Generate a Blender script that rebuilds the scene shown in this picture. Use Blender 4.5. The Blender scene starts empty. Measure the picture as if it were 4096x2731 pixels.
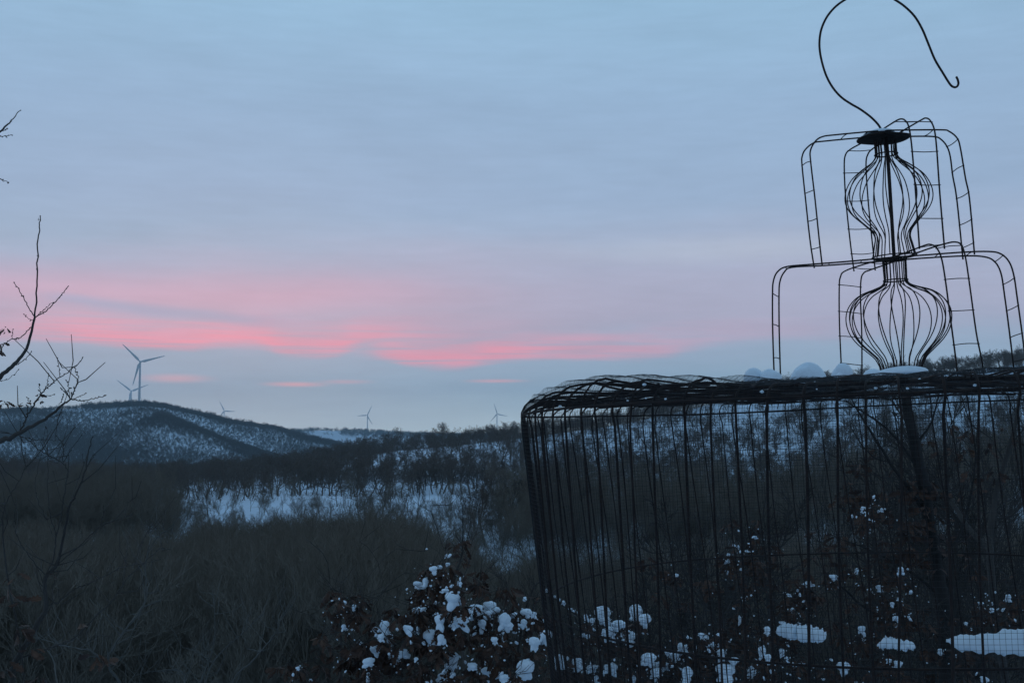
import bpy, math, random
import numpy as np
from mathutils import Vector, Matrix, noise as mnoise

C = bpy.context.scene
COL = C.collection
R = math.radians
# ------------------------------------------------------------------ camera
F = 4551.0            # focal length in photo pixels (photo is 4096 wide)
YH = 1732.0           # eye-level row
TH = math.atan((YH - 1365.5) / F)
E = 1.7
cam_d = bpy.data.cameras.new('camera')
cam_d.lens = 36.0 * F / 4096.0
cam_d.sensor_width = 36.0
cam_d.clip_start = 0.05
cam_d.clip_end = 60000
cam = bpy.data.objects.new('camera', cam_d)
COL.objects.link(cam)
cam.location = (0, 0, E)
cam.rotation_euler = (math.pi / 2 + TH, 0, 0)
C.camera = cam

# ------------------------------------------------------------------ render / view
C.render.engine = 'CYCLES'
C.view_settings.view_transform = 'Standard'
C.view_settings.look = 'None'
C.view_settings.exposure = 0.0
C.view_settings.gamma = 1.0

def P(px, py, d):
    """point at depth d (world Y) seen at photo pixel px, py"""
    v = math.tan(TH + math.atan((1365.5 - py) / F))
    u = (px - 2048.0) / F * math.cos(TH) * (1 + v * math.tan(TH))
    return Vector((u * d, d, E + v * d))

def s2l(c):
    return tuple(((x / 255.0) / 12.92 if x / 255.0 <= 0.04045 else ((x / 255.0 + 0.055) / 1.055) ** 2.4) for x in c)

# ------------------------------------------------------------------ world
W = bpy.data.worlds.new('World')
C.world = W
W.use_nodes = True
nt = W.node_tree
nt.nodes.clear()
def N(t, **k):
    n = nt.nodes.new(t)
    for a, b in k.items(): setattr(n, a, b)
    return n
def L(a, b): nt.links.new(a, b)
def val(x, sock):
    if isinstance(x, (int, float)): sock.default_value = x
    else: L(x, sock)
def M(op, a, b=0.0, c=None, clamp=False):
    n = N('ShaderNodeMath', operation=op); n.use_clamp = clamp
    val(a, n.inputs[0]); val(b, n.inputs[1])
    if c is not None: val(c, n.inputs[2])
    return n.outputs[0]
def smooth(x, a, b):
    n = N('ShaderNodeMapRange', interpolation_type='SMOOTHSTEP')
    val(x, n.inputs[0]); n.inputs[1].default_value = a; n.inputs[2].default_value = b
    return n.outputs[0]
def lin(x, a, b, c, d):
    n = N('ShaderNodeMapRange'); val(x, n.inputs[0])
    for i, q in enumerate((a, b, c, d)): n.inputs[i + 1].default_value = q
    return n.outputs[0]
def mixc(f, a, b):
    n = N('ShaderNodeMix', data_type='RGBA'); val(f, n.inputs[0])
    for s, q in ((n.inputs[6], a), (n.inputs[7], b)):
        if isinstance(q, tuple): s.default_value = q + (1,)
        else: L(q, s)
    return n.outputs[2]
tc = N('ShaderNodeTexCoord')
sp = N('ShaderNodeSeparateXYZ'); L(tc.outputs['Generated'], sp.inputs[0])
az = M('ARCTAN2', sp.outputs[0], sp.outputs[1])            # radians, 0 = view axis, + to the right
el = M('ARCSINE', sp.outputs[2])
def azpx(px): return math.atan((px - 2048) / F)
def elpy(py): return TH + math.atan((1365.5 - py) / F)
def curve(x, pts):
    """piecewise curve through (photo px, value)"""
    x0, x1 = -0.6, 0.6
    n = N('ShaderNodeFloatCurve')
    c = n.mapping.curves[0]
    ys = [p[1] for p in pts]; lo, hi = min(ys), max(ys); hi = hi if hi > lo else lo + 1
    q = [((azpx(a) - x0) / (x1 - x0), (b - lo) / (hi - lo)) for a, b in pts]
    q = [(0, q[0][1])] + q + [(1, q[-1][1])]
    while len(c.points) < len(q): c.points.new(0.5, 0.5)
    for p_, (a, b) in zip(c.points, q): p_.location = (a, b)
    n.mapping.update()
    t = lin(x, x0, x1, 0, 1); L(t, n.inputs[1])
    return M('MULTIPLY_ADD', n.outputs[0], hi - lo, lo)
def cloudnoise(sx, sy, scale, detail=3, off=0.0):
    cx = N('ShaderNodeCombineXYZ'); val(M('MULTIPLY', az, sx), cx.inputs[0]); val(M('MULTIPLY', el, sy), cx.inputs[1]); cx.inputs[2].default_value = off
    n = N('ShaderNodeTexNoise'); L(cx.outputs[0], n.inputs['Vector']); n.inputs['Scale'].default_value = scale; n.inputs['Detail'].default_value = detail
    return M('SUBTRACT', n.outputs[0], 0.5)
# clear sky behind the cloud deck
sky = N('ShaderNodeTexSky', sky_type='NISHITA')
sky.sun_disc = False; sky.sun_elevation = R(2.0); sky.sun_rotation = R(-14); sky.air_density = 1.2; sky.dust_density = 1.5
skys = N('ShaderNodeVectorMath', operation='SCALE'); L(sky.outputs[0], skys.inputs[0]); skys.inputs[3].default_value = 0.06
# cloud deck colour with height above the skyline
n1 = cloudnoise(3.0, 16.0, 2.2, 4)
n2 = cloudnoise(6.0, 50.0, 2.0, 6, 3.0)
elw = M('ADD', el, M('MULTIPLY', n1, 0.03))
rmp = N('ShaderNodeValToRGB')
L(lin(elw, 0.0, 0.62, 0, 1), rmp.inputs[0])
def stop(i, pos, c):
    e = rmp.color_ramp.elements
    q = e[i] if i < 2 else e.new(pos)
    q.position = pos; q.color = s2l(c) + (1,)
stops = [(elpy(1740), (184, 208, 219)), (elpy(1640), (166, 195, 212)), (elpy(1540), (146, 178, 202)), (elpy(1300), (158, 172, 197)), (elpy(1000), (156, 177, 203)),
         (elpy(800), (150, 173, 202)), (elpy(450), (146, 174, 204)), (elpy(0), (145, 181, 210)), (0.52, (138, 174, 206)), (0.61, (128, 168, 204))]
rmp.color_ramp.elements[0].position = 0; rmp.color_ramp.elements[1].position = 1
for i, (p_, c_) in enumerate(stops): stop(i, min(1, p_ / 0.62), c_)
base = rmp.outputs[0]
# mauve veil over the middle
veil_lo = curve(az, [(0, elpy(1420)), (2000, elpy(1400)), (4096, elpy(1360))])
veil_hi = curve(az, [(0, elpy(1020)), (900, elpy(960)), (2200, elpy(880)), (4096, elpy(820))])
te = M('ADD', el, M('MULTIPLY', n1, 0.035))
span = M('DIVIDE', M('SUBTRACT', te, veil_lo), M('SUBTRACT', veil_hi, veil_lo))
veil = M('MULTIPLY', smooth(span, -0.05, 0.25), M('SUBTRACT', 1.0, smooth(span, 0.35, 1.15)))
veil = M('MULTIPLY', veil, curve(az, [(-1500, 0.3), (0, 0.85), (1200, 0.9), (2300, 0.55), (4096, 0.35), (5000, 0.2)]))
c1 = mixc(M('MULTIPLY', veil, 0.54), base, s2l((204, 172, 194)))
# glowing underside of the cloud bank: sharp lower edge, long fade upward
def glow(edge, mask, up, lo_soft, amp, nz):
    b = curve(az, [(a, elpy(y)) for a, y in edge])
    t = M('SUBTRACT', M('ADD', el, M('MULTIPLY', nz, amp)), b)
    g = M('MULTIPLY', smooth(t, -lo_soft, lo_soft), M('SUBTRACT', 1.0, smooth(t, 0.0, up)))
    return M('MULTIPLY', g, curve(az, mask))
g1 = glow([(-300, 1395), (150, 1380), (400, 1390), (720, 1402), (900, 1385), (1060, 1392), (1220, 1424), (1320, 1418), (1430, 1388), (1560, 1375), (1800, 1380), (2200, 1350)],
          [(-800, 0.0), (0, 0.35), (200, 0.6), (600, 1.0), (1250, 1.0), (1450, 0.8), (1700, 0.5), (2000, 0.2), (2400, 0.0)], 0.033, 0.0060, 0.016, n2)
g2 = glow([(1300, 1420), (1560, 1440), (1750, 1457), (1950, 1440), (2200, 1424), (2500, 1428), (2750, 1400), (3000, 1372), (3400, 1366), (4096, 1350)],
          [(1300, 0.0), (1520, 0.6), (1750, 1.0), (2200, 0.85), (2600, 0.6), (2850, 0.25), (3400, 0.1), (4096, 0.03)], 0.029, 0.0065, 0.017, n2)
g3 = glow([(-300, 1250), (0, 1240), (1000, 1245), (1500, 1220), (2200, 1230)],
          [(-500, 0.3), (200, 0.4), (900, 0.42), (1500, 0.28), (2400, 0.0)], 0.04, 0.014, 0.008, n1)
c2 = mixc(M('MULTIPLY', g3, 0.9, clamp=True), c1, s2l((232, 162, 184)))
n3 = cloudnoise(3.5, 110.0, 2.4, 5, 5.0)
hot = M('MULTIPLY', M('MAXIMUM', g1, g2), M('SUBTRACT', 1.0, M('MULTIPLY', smooth(n3, -0.06, 0.22), 0.62)))
c3 = mixc(M('MULTIPLY', hot, 1.0, clamp=True), c2, s2l((238, 155, 177)))
# blue grey streak inside the glow
stb = curve(az, [(0, elpy(1225)), (400, elpy(1250)), (800, elpy(1275)), (1300, elpy(1300))])
st = M('SUBTRACT', 1.0, smooth(M('ABSOLUTE', M('SUBTRACT', M('ADD', el, M('MULTIPLY', n2, 0.006)), stb)), 0.0, 0.0085))
st = M('MULTIPLY', st, curve(az, [(50, 0.0), (350, 0.8), (900, 0.75), (1350, 0.0)]))
c4 = mixc(st, c3, s2l((165, 170, 198)))
# small faint wisps low down
def wisp(px, py, wx, wy):
    a = M('DIVIDE', M('SUBTRACT', az, azpx(px)), wx / F); b = M('DIVIDE', M('SUBTRACT', M('ADD', el, M('MULTIPLY', n2, 0.002)), elpy(py)), wy / F)
    return M('SUBTRACT', 1.0, smooth(M('SQRT', M('ADD', M('MULTIPLY', a, a), M('MULTIPLY', b, b))), 0.0, 1.0))
wsp = M('ADD', M('ADD', wisp(1180, 1540, 170, 16), M('MULTIPLY', wisp(700, 1522, 190, 26), 0.7)), M('ADD', M('MULTIPLY', wisp(1985, 1523, 170, 12), 0.8), M('MULTIPLY', wisp(1380, 1528, 150, 14), 0.5)))
c5 = mixc(M('MULTIPLY', wsp, 0.75, clamp=True), c4, s2l((236, 178, 190)))
# soft light/dark mottling of the deck and pale patch right of centre
pale = M('MULTIPLY', wisp(3000, 1010, 1100, 90), 0.45)
c5 = mixc(pale, c5, s2l((188, 196, 212)))
dk = M('MULTIPLY_ADD', cloudnoise(5.0, 26.0, 2.0, 5, 7.0), 0.16, 1.0)
dk = M('MULTIPLY', dk, M('MULTIPLY_ADD', cloudnoise(2.0, 9.0, 1.5, 3, 11.0), 0.16, 1.0))
# dusk: the sky overhead and behind the camera is darker
dk = M('MULTIPLY', dk, M('MULTIPLY_ADD', cloudnoise(9.0, 70.0, 3.0, 7, 17.0), 0.10, 1.0))
dim = M('MULTIPLY', lin(el, 0.42, 1.3, 1.0, 0.85), lin(M('ABSOLUTE', az), 0.8, 2.6, 1.0, 0.78))
sc = N('ShaderNodeVectorMath', operation='SCALE'); L(c5, sc.inputs[0]); L(M('MULTIPLY', dk, dim), sc.inputs[3])
gnd = smooth(el, -0.03, -0.006)
mx = mixc(0.93, skys.outputs[0], sc.outputs[0])
mx2 = mixc(gnd, s2l((70, 86, 102)), mx)
bg = N('ShaderNodeBackground'); L(mx2, bg.inputs[0]); bg.inputs[1].default_value = 1.18
wo = N('ShaderNodeOutputWorld'); L(bg.outputs[0], wo.inputs[0])

# ------------------------------------------------------------------ faint low sun behind the cloud bank
sd = bpy.data.lights.new('sun', 'SUN'); sd.energy = 0.05; sd.angle = R(25); sd.color = (1.0, 0.75, 0.75)
so = bpy.data.objects.new('sun', sd); COL.objects.link(so)
so.rotation_euler = (R(84), 0, R(180 + 14)); so.location = (0, 0, 50)

# ------------------------------------------------------------------ materials
def mat(name, col, rough=0.8, var=0.0, scale=5.0, col2=None, metal=0.0, bump=0.0, spec=0.3, bscale=None, sss=0.0):
    m = bpy.data.materials.new(name); m.use_nodes = True
    t = m.node_tree; b = t.nodes['Principled BSDF']
    b.inputs['Roughness'].default_value = rough; b.inputs['Metallic'].default_value = metal
    b.inputs['Specular IOR Level'].default_value = spec
    c2 = col2 or tuple(max(0, x * (1 - var)) for x in col)
    tcn = t.nodes.new('ShaderNodeTexCoord')
    nz = t.nodes.new('ShaderNodeTexNoise'); nz.inputs['Scale'].default_value = scale; nz.inputs['Detail'].default_value = 5
    t.links.new(tcn.outputs['Object'], nz.inputs['Vector'])
    rp = t.nodes.new('ShaderNodeValToRGB'); rp.color_ramp.elements[0].position = 0.35; rp.color_ramp.elements[1].position = 0.65
    rp.color_ramp.elements[0].color = tuple(c2) + (1,); rp.color_ramp.elements[1].color = tuple(col) + (1,)
    t.links.new(nz.outputs[0], rp.inputs[0]); t.links.new(rp.outputs[0], b.inputs['Base Color'])
    if bump:
        bn = t.nodes.new('ShaderNodeBump'); bn.inputs['Strength'].default_value = bump
        n3 = t.nodes.new('ShaderNodeTexNoise'); n3.inputs['Scale'].default_value = bscale or scale * 4; n3.inputs['Detail'].default_value = 4
        t.links.new(tcn.outputs['Object'], n3.inputs['Vector']); t.links.new(n3.outputs[0], bn.inputs['Height']); t.links.new(bn.outputs[0], b.inputs['Normal'])
    return m
m_snow = mat('snow', (0.80, 0.87, 0.93), 0.7, 0.08, 12, bump=0.15, bscale=60)
m_bark = mat('bark', (0.060, 0.052, 0.046), 0.9, 0.4, 6, bump=0.3)
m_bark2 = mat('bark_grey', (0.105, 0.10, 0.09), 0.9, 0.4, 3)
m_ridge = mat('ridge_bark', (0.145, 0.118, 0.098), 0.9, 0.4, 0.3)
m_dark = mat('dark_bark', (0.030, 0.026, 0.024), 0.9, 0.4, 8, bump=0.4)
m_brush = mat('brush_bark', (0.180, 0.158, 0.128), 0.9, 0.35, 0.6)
m_leaf = mat('dead_leaf', (0.105, 0.054, 0.034), 0.75, 0.5, 14, col2=(0.032, 0.018, 0.014))
m_rust = mat('rusty_iron', (0.035, 0.022, 0.018), 0.75, 0.5, 30, col2=(0.016, 0.012, 0.012), metal=0.3)
m_net = mat('net_wire', (0.03, 0.03, 0.032), 0.6, 0.3, 30, metal=0.4)
m_white = mat('turbine_paint', (0.62, 0.64, 0.66), 0.5, 0.05, 0.05)
m_wood = mat('weathered_wood', (0.10, 0.08, 0.065), 0.85, 0.5, 10, bump=0.2)

# ------------------------------------------------------------------ mesh helpers
def mk(name, V, Fc, m, smooth_=False):
    me = bpy.data.meshes.new(name)
    V = np.asarray(V, dtype=np.float32)
    Fc = np.asarray(Fc, dtype=np.int32)
    k = Fc.shape[1]
    me.vertices.add(len(V)); me.vertices.foreach_set('co', V.ravel())
    me.loops.add(Fc.size); me.loops.foreach_set('vertex_index', Fc.ravel())
    me.polygons.add(len(Fc)); me.polygons.foreach_set('loop_start', np.arange(0, Fc.size, k, dtype=np.int32))
    me.update(calc_edges=True)
    if smooth_: me.polygons.foreach_set('use_smooth', np.ones(len(Fc), dtype=bool))
    me.materials.append(m)
    return me
def addo(name, me, parent=None, loc=None):
    o = bpy.data.objects.new(name, me); COL.objects.link(o)
    if parent is not None: o.parent = parent
    if loc is not None: o.location = loc
    return o
def tag(o, label=None, cat=None, group=None, kind=None):
    if label: o['label'] = label
    if cat: o['category'] = cat
    if group: o['group'] = group
    if kind: o['kind'] = kind
    return o
def empty(name, loc, rot=(0, 0, 0)):
    o = bpy.data.objects.new(name, None); COL.objects.link(o)
    o.location = loc; o.rotation_euler = rot; o.empty_display_size = 0.2
    return o
def segs_mesh(name, S, n, m):
    """S: array k x 8 (p0, p1, r0, r1) -> prisms"""
    S = np.asarray(S, dtype=float).reshape(-1, 8)
    p0, p1, r0, r1 = S[:, :3], S[:, 3:6], S[:, 6], S[:, 7]
    d = p1 - p0; d /= np.maximum(np.linalg.norm(d, axis=1, keepdims=True), 1e-9)
    a = np.where(np.abs(d[:, 2:3]) < 0.9, np.array([[0, 0, 1.0]]), np.array([[1.0, 0, 0]]))
    u = np.cross(d, a); u /= np.linalg.norm(u, axis=1, keepdims=True); w = np.cross(d, u)
    V = np.zeros((len(S), 2, n, 3))
    for i in range(n):
        t = 2 * math.pi * i / n; dirv = u * math.cos(t) + w * math.sin(t)
        V[:, 0, i] = p0 + dirv * r0[:, None]; V[:, 1, i] = p1 + dirv * r1[:, None]
    b = (np.arange(len(S)) * 2 * n)[:, None]
    i = np.arange(n); j = (i + 1) % n
    Fq = np.stack([b + i, b + j, b + n + j, b + n + i], axis=-1).reshape(-1, 4)
    return mk(name, V.reshape(-1, 3), Fq, m, n > 4)
class Tube:
    """continuous tubes through point lists, many in one mesh"""
    def __init__(s): s.V = []; s.F = []; s.n0 = 0
    def add(s, pts, r, n=6, closed=False):
        pts = np.array([tuple(p) for p in pts], dtype=float); k = len(pts)
        rr = np.full(k, r) if np.isscalar(r) else np.asarray(r, float)
        if closed: t = np.roll(pts, -1, 0) - np.roll(pts, 1, 0)
        else:
            t = np.gradient(pts, axis=0)
        t /= np.maximum(np.linalg.norm(t, axis=1, keepdims=True), 1e-9)
        u = np.zeros_like(t); a = np.array([0, 0, 1.0]) if abs(t[0, 2]) < 0.9 else np.array([1.0, 0, 0])
        q = np.cross(t[0], a)
        for i in range(k):
            q = q - t[i] * np.dot(q, t[i]); nn = np.linalg.norm(q); q = q / nn if nn > 1e-6 else np.cross(t[i], [0.3, 0.5, 0.8]); u[i] = q
        w = np.cross(t, u)
        ang = np.arange(n) * 2 * math.pi / n
        V = pts[:, None, :] + rr[:, None, None] * (u[:, None, :] * np.cos(ang)[None, :, None] + w[:, None, :] * np.sin(ang)[None, :, None])
        m_ = k if closed else k - 1
        i = np.arange(m_)[:, None]; j = (i + 1) % k; a_ = np.arange(n)[None, :]; b_ = (a_ + 1) % n
        Fq = np.stack([i * n + a_, i * n + b_, j * n + b_, j * n + a_], -1).reshape(-1, 4) + s.n0
        V = V.reshape(-1, 3)
        s.V.append(V); s.F.append(Fq); s.n0 += len(V)
        if not closed and n % 2 == 0:
            ring = s.n0 - len(V)
            for e, sg in ((0, -0.3), (k - 1, 0.3)):
                rs_ = ring + e * n
                s.V.append((pts[e] + t[e] * rr[e] * sg)[None]); cI = s.n0; s.n0 += 1
                s.F.append(np.array([(rs_ + x, rs_ + (x + 1) % n, rs_ + (x + 2) % n, cI) for x in range(0, n, 2)]))
    def mesh(s, name, m): return mk(name, np.concatenate(s.V), np.concatenate(s.F), m, True)
def spline(pts, sub=6):
    """Catmull-Rom through points (tuples of any length)"""
    p = [np.array(tuple(q), float) for q in pts]
    p = [2 * p[0] - p[1]] + p + [2 * p[-1] - p[-2]]
    out = []
    for i in range(1, len(p) - 2):
        for k in range(sub):
            t = k / sub
            out.append(0.5 * ((2 * p[i]) + (p[i + 1] - p[i - 1]) * t + (2 * p[i - 1] - 5 * p[i] + 4 * p[i + 1] - p[i + 2]) * t * t + (-p[i - 1] + 3 * p[i] - 3 * p[i + 1] + p[i + 2]) * t ** 3))
    out.append(p[-2]); return out

# ------------------------------------------------------------------ terrain
def vpy(py): return np.tan(TH + np.arctan((1365.5 - np.asarray(py, float)) / F))
def px_row(pts):
    a = np.array([p[0] for p in pts], float); b = np.array([p[1] for p in pts], float)
    return lambda px: np.interp(px, a, b)
def const_z(z): return ('z', z)
rows = [
    (0.3, 'z', [(0, 0.0)]), (3, 'z', [(0, -0.05)]), (5.5, 'z', [(0, -0.25)]), (8, 'z', [(0, -1.3)]), (12, 'z', [(0, -2.8)]),
    (22, 'py', [(0, 2810), (4096, 2800)]),
    (40, 'py', [(0, 2500), (1500, 2540), (2500, 2500), (4096, 2420)]),
    (62, 'py', [(0, 2250), (800, 2260), (1200, 2230), (2100, 2260), (3000, 2260), (4096, 2150)]),
    (95, 'py', [(-1200, 2030), (0, 2035), (600, 1998), (850, 1985), (1100, 1975), (1300, 1978), (1500, 1993), (1800, 2002), (2600, 2005), (3100, 1995), (3400, 1960), (3700, 1900), (4096, 1860), (5300, 1830)]),
    (104, 'py', [(-1200, 2040), (0, 2045), (600, 2008), (1100, 1984), (1500, 2002), (2600, 2012), (3100, 2005), (3700, 1925), (4096, 1885), (5300, 1850)]),
    (135, 'py', [(0, 2060), (1100, 2040), (2600, 2050), (3700, 2000), (4096, 1960)]),
    (175, 'py', [(0, 2020), (1100, 2010), (2600, 2010), (3700, 1990), (4096, 1940)]),
    (230, 'py', [(0, 1975), (600, 1975), (1200, 1965), (2100, 1945), (3100, 1925), (4096, 1860)]),
    (350, 'py', [(-500, 1880), (0, 1910), (350, 1945), (600, 1945), (1000, 1915), (1200, 1890), (1600, 1850), (2100, 1805), (2600, 1765), (3100, 1720), (3600, 1660), (4096, 1600), (5300, 1500)]),
    (500, 'py', [(-500, 1880), (0, 1920), (600, 1925), (1000, 1880), (1200, 1862), (1400, 1828), (1600, 1797), (1800, 1782), (2100, 1748), (2500, 1690), (3000, 1572), (3300, 1548), (3600, 1512), (4096, 1455), (5300, 1380)]),
    (620, 'py', [(-500, 1910), (600, 1925), (1000, 1900), (1400, 1850), (1800, 1810), (2500, 1730), (3300, 1600), (4096, 1510), (5300, 1430)]),
    (900, 'py', [(0, 1905), (1000, 1900), (1600, 1880), (4096, 1700)]),
    (1150, 'py', [(0, 1870), (600, 1880), (1000, 1890), (1600, 1880), (4096, 1750)]),
    (1500, 'py', [(-500, 1720), (0, 1725), (150, 1718), (280, 1745), (400, 1768), (500, 1730), (580, 1690), (650, 1668), (800, 1712), (900, 1748), (1050, 1805), (1250, 1862), (1600, 1872), (4096, 1790)]),
    (1620, 'py', [(-500, 1710), (0, 1720), (150, 1715), (280, 1725), (400, 1730), (500, 1700), (580, 1668), (650, 1672), (800, 1745), (900, 1790), (1050, 1840), (1250, 1875), (1600, 1880), (4096, 1800)]),
    (2000, 'py', [(-800, 1660), (0, 1642), (150, 1632), (300, 1618), (450, 1612), (560, 1612), (650, 1620), (750, 1642), (900, 1678), (1100, 1706), (1200, 1745), (1400, 1792), (1600, 1810), (4096, 1800)]),
    (2250, 'py', [(-800, 1690), (560, 1650), (900, 1710), (1200, 1770), (1600, 1810), (4096, 1800)]),
    (3300, 'py', [(0, 1790), (4096, 1790)]),
    (4500, 'py', [(0, 1742), (900, 1745), (1150, 1728), (1280, 1716), (1400, 1722), (1600, 1735), (1750, 1742), (4096, 1742)]),
    (5500, 'py', [(0, 1760), (4096, 1760)]), (9000, 'py', [(0, 1752), (4096, 1752)]), (16000, 'py', [(0, 1745), (4096, 1745)]),
]
rr_ = np.exp(np.linspace(math.log(0.3), math.log(5600), 420))
front = np.radians(np.arange(-32, 32.01, 0.14))
side = np.radians(np.arange(34, 326.1, 3.0))
AZ = np.concatenate([front, side])       # increasing azimuth, closes on itself
AZs = np.where(AZ > math.pi, AZ - 2 * math.pi, AZ)
azc = np.clip(AZs, -R(32), R(32))
PXc = 2048 + F * np.tan(azc) / math.cos(TH)
Z = np.zeros((len(rr_), len(AZ)))
kd = []; kz = []
for d, k, pts in rows:
    f = px_row(pts)(PXc)
    z = f if k == 'z' else E + d * vpy(f)
    kd.append(math.log(d)); kz.append(z)
kz = np.array(kz)
for j in range(len(AZ)):
    dep = np.log(rr_ * math.cos(azc[j]))
    Z[:, j] = np.interp(dep, kd, kz[:, j])
for _ in range(3):
    Z[1:-1] = 0.25 * Z[:-2] + 0.5 * Z[1:-1] + 0.25 * Z[2:]
XX = rr_[:, None] * np.sin(AZs)[None]; YY = rr_[:, None] * np.cos(AZs)[None]
def fbm(x, y, s, seed):
    rs = np.random.RandomState(seed); out = 0
    for o in range(5):
        for _ in range(3):
            a = rs.rand() * 6.283; fq = s * 2 ** o * (0.8 + 0.5 * rs.rand())
            out = out + np.sin((x * math.cos(a) + y * math.sin(a)) * fq + rs.rand() * 6.28) / 2 ** o
    return out / 3
amp = np.interp(np.log(rr_), np.log([3, 30, 90, 500, 2000, 9000]), [0.02, 0.2, 0.35, 1.2, 6.5, 6.0])[:, None]
fr = np.interp(np.log(rr_), np.log([3, 90, 500, 2000]), [1, 1, 0, 0])[:, None]
Z = Z + amp * (fr * fbm(XX, YY, 0.12, 1) * 0.7 + (1 - fr) * (fbm(XX, YY, 0.011, 2) * 0.6))
def ground_z(x, y):
    r = math.hypot(x, y); a = math.atan2(x, y)
    i = (math.log(max(r, 0.3)) - math.log(0.3)) / (math.log(5600) - math.log(0.3)) * (len(rr_) - 1)
    j = (min(max(a, -R(32)), R(32)) + R(32)) / R(0.14)
    i0 = int(min(max(i, 0), len(rr_) - 2)); j0 = int(min(max(j, 0), len(front) - 2)); fi = i - i0; fj = j - j0
    return (Z[i0, j0] * (1 - fi) + Z[i0 + 1, j0] * fi) * (1 - fj) + (Z[i0, j0 + 1] * (1 - fi) + Z[i0 + 1, j0 + 1] * fi) * fj
def gp(px, d):
    """ground point at photo column px and depth d"""
    x = (px - 2048) / F * d
    return np.array((x, d, ground_z(x, d)))
def py_of(p):
    v = (p[2] - E) / p[1]
    return 1365.5 - F * (v - math.tan(TH)) / (1 + v * math.tan(TH))
nr, na = Z.shape
Vt = np.stack([XX, YY, Z], -1).reshape(-1, 3)
ii = np.arange(nr - 1)[:, None]; jj = np.arange(na)[None]; jn = (jj + 1) % na
Ft = np.stack([ii * na + jj, ii * na + jn, (ii + 1) * na + jn, (ii + 1) * na + jj], -1).reshape(-1, 4)[:, ::-1]
m_ground = bpy.data.materials.new('snow_ground'); m_ground.use_nodes = True
t = m_ground.node_tree; b = t.nodes['Principled BSDF']; b.inputs['Roughness'].default_value = 0.85; b.inputs['Specular IOR Level'].default_value = 0.2
geo = t.nodes.new('ShaderNodeNewGeometry')
def gn_noise(scale, det):
    n = t.nodes.new('ShaderNodeTexNoise'); n.inputs['Scale'].default_value = scale; n.inputs['Detail'].default_value = det; n.inputs['Roughness'].default_value = 0.65
    t.links.new(geo.outputs['Position'], n.inputs['Vector']); return n
na_, nb_ = gn_noise(0.35, 6), gn_noise(0.008, 4)
ad = t.nodes.new('ShaderNodeMath'); ad.operation = 'ADD'; t.links.new(na_.outputs[0], ad.inputs[0]); t.links.new(nb_.outputs[0], ad.inputs[1])
rp = t.nodes.new('ShaderNodeValToRGB'); t.links.new(ad.outputs[0], rp.inputs[0])
rp.color_ramp.elements[0].position = 0.70; rp.color_ramp.elements[0].color = (0.26, 0.25, 0.23, 1)
rp.color_ramp.elements[1].position = 0.84; rp.color_ramp.elements[1].color = (0.56, 0.64, 0.72, 1)
t.links.new(rp.outputs[0], b.inputs['Base Color'])
ground = addo('ground', mk('ground', Vt, Ft, m_ground, True)); tag(ground, kind='structure')
# ------------------------------------------------------------------ bare trees
def grow(seed, H=1.0, r0=0.02, levels=4, kids=(6, 5, 5, 5), up=0.25, spread=0.9, nseg=6, crook=0.18, stems=1, lean=0.05, first=0.3, lenf=(0.55, 0.5, 0.45, 0.45), rt=0.0014):
    """returns trunk segments, twig segments as (p0,p1,r0,r1), and the twig tips"""
    rs = np.random.RandomState(seed)
    trunk, twig, tips = [], [], []
    def br(p, d, ln, r, lv, ns):
        pts = [p]; dirs = []
        q = np.array(p, float); dd = np.array(d, float)
        for k in range(ns):
            dd = dd + rs.normal(0, crook, 3) + np.array([0, 0, up * (0.5 if lv == 0 else 1) / ns * 2]); dd /= np.linalg.norm(dd)
            q = q + dd * ln / ns; pts.append(q.copy()); dirs.append(dd.copy())
        re = max(r * (0.25 if lv == 0 else 0.35), rt)
        for k in range(ns):
            a = r + (re - r) * k / ns; b_ = r + (re - r) * (k + 1) / ns
            (trunk if lv == 0 else twig).append(np.concatenate([pts[k], pts[k + 1], [a, b_]]))
        if lv >= levels: tips.append(pts[-1]); return
        nk = kids[lv]
        for c_ in range(nk):
            f = (first + (1 - first) * (c_ + rs.rand() * 0.9) / nk) if lv == 0 else (0.2 + 0.8 * (c_ + rs.rand()) / nk)
            x = min(f * ns, ns - 1e-3); k = int(x); pos = pts[k] + (pts[k + 1] - pts[k]) * (x - k)
            dd0 = dirs[k]; a = rs.rand() * 6.283
            u = np.cross(dd0, [0.31, 0.2, 0.93]); u /= np.linalg.norm(u); w = np.cross(dd0, u)
            sd_ = spread * (0.75 + 0.5 * rs.rand())
            nd = dd0 * math.cos(sd_) + (u * math.cos(a) + w * math.sin(a)) * math.sin(sd_)
            if nd[2] < -0.2: nd[2] *= -0.3
            l2 = ln * lenf[lv] * (1.15 - 0.45 * f if lv else 1.05 - 0.35 * f) * (0.75 + 0.5 * rs.rand())
            ra = r + (re - r) * f
            br(pos, nd / np.linalg.norm(nd), l2, max(ra * 0.6, rt), lv + 1, max(2, ns - 2))
    for s in range(stems):
        d0 = np.array([rs.normal(0, lean), rs.normal(0, lean), 1.0]); d0 /= np.linalg.norm(d0)
        br(np.array([rs.normal(0, .02), rs.normal(0, .02), 0]) * (stems > 1), d0, H * (0.8 if stems > 1 else 0.85) * (0.7 + 0.3 * rs.rand() if stems > 1 else 1), r0, 0, nseg)
    tr, tw = np.array(trunk), np.array(twig)
    # normalise to height H
    zt = tw[:, 5].max(); k = H / zt
    tr[:, :6] *= k; tw[:, :6] *= k
    tr[:, 2] -= 0; return tr, tw, np.array(tips) * k
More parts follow.
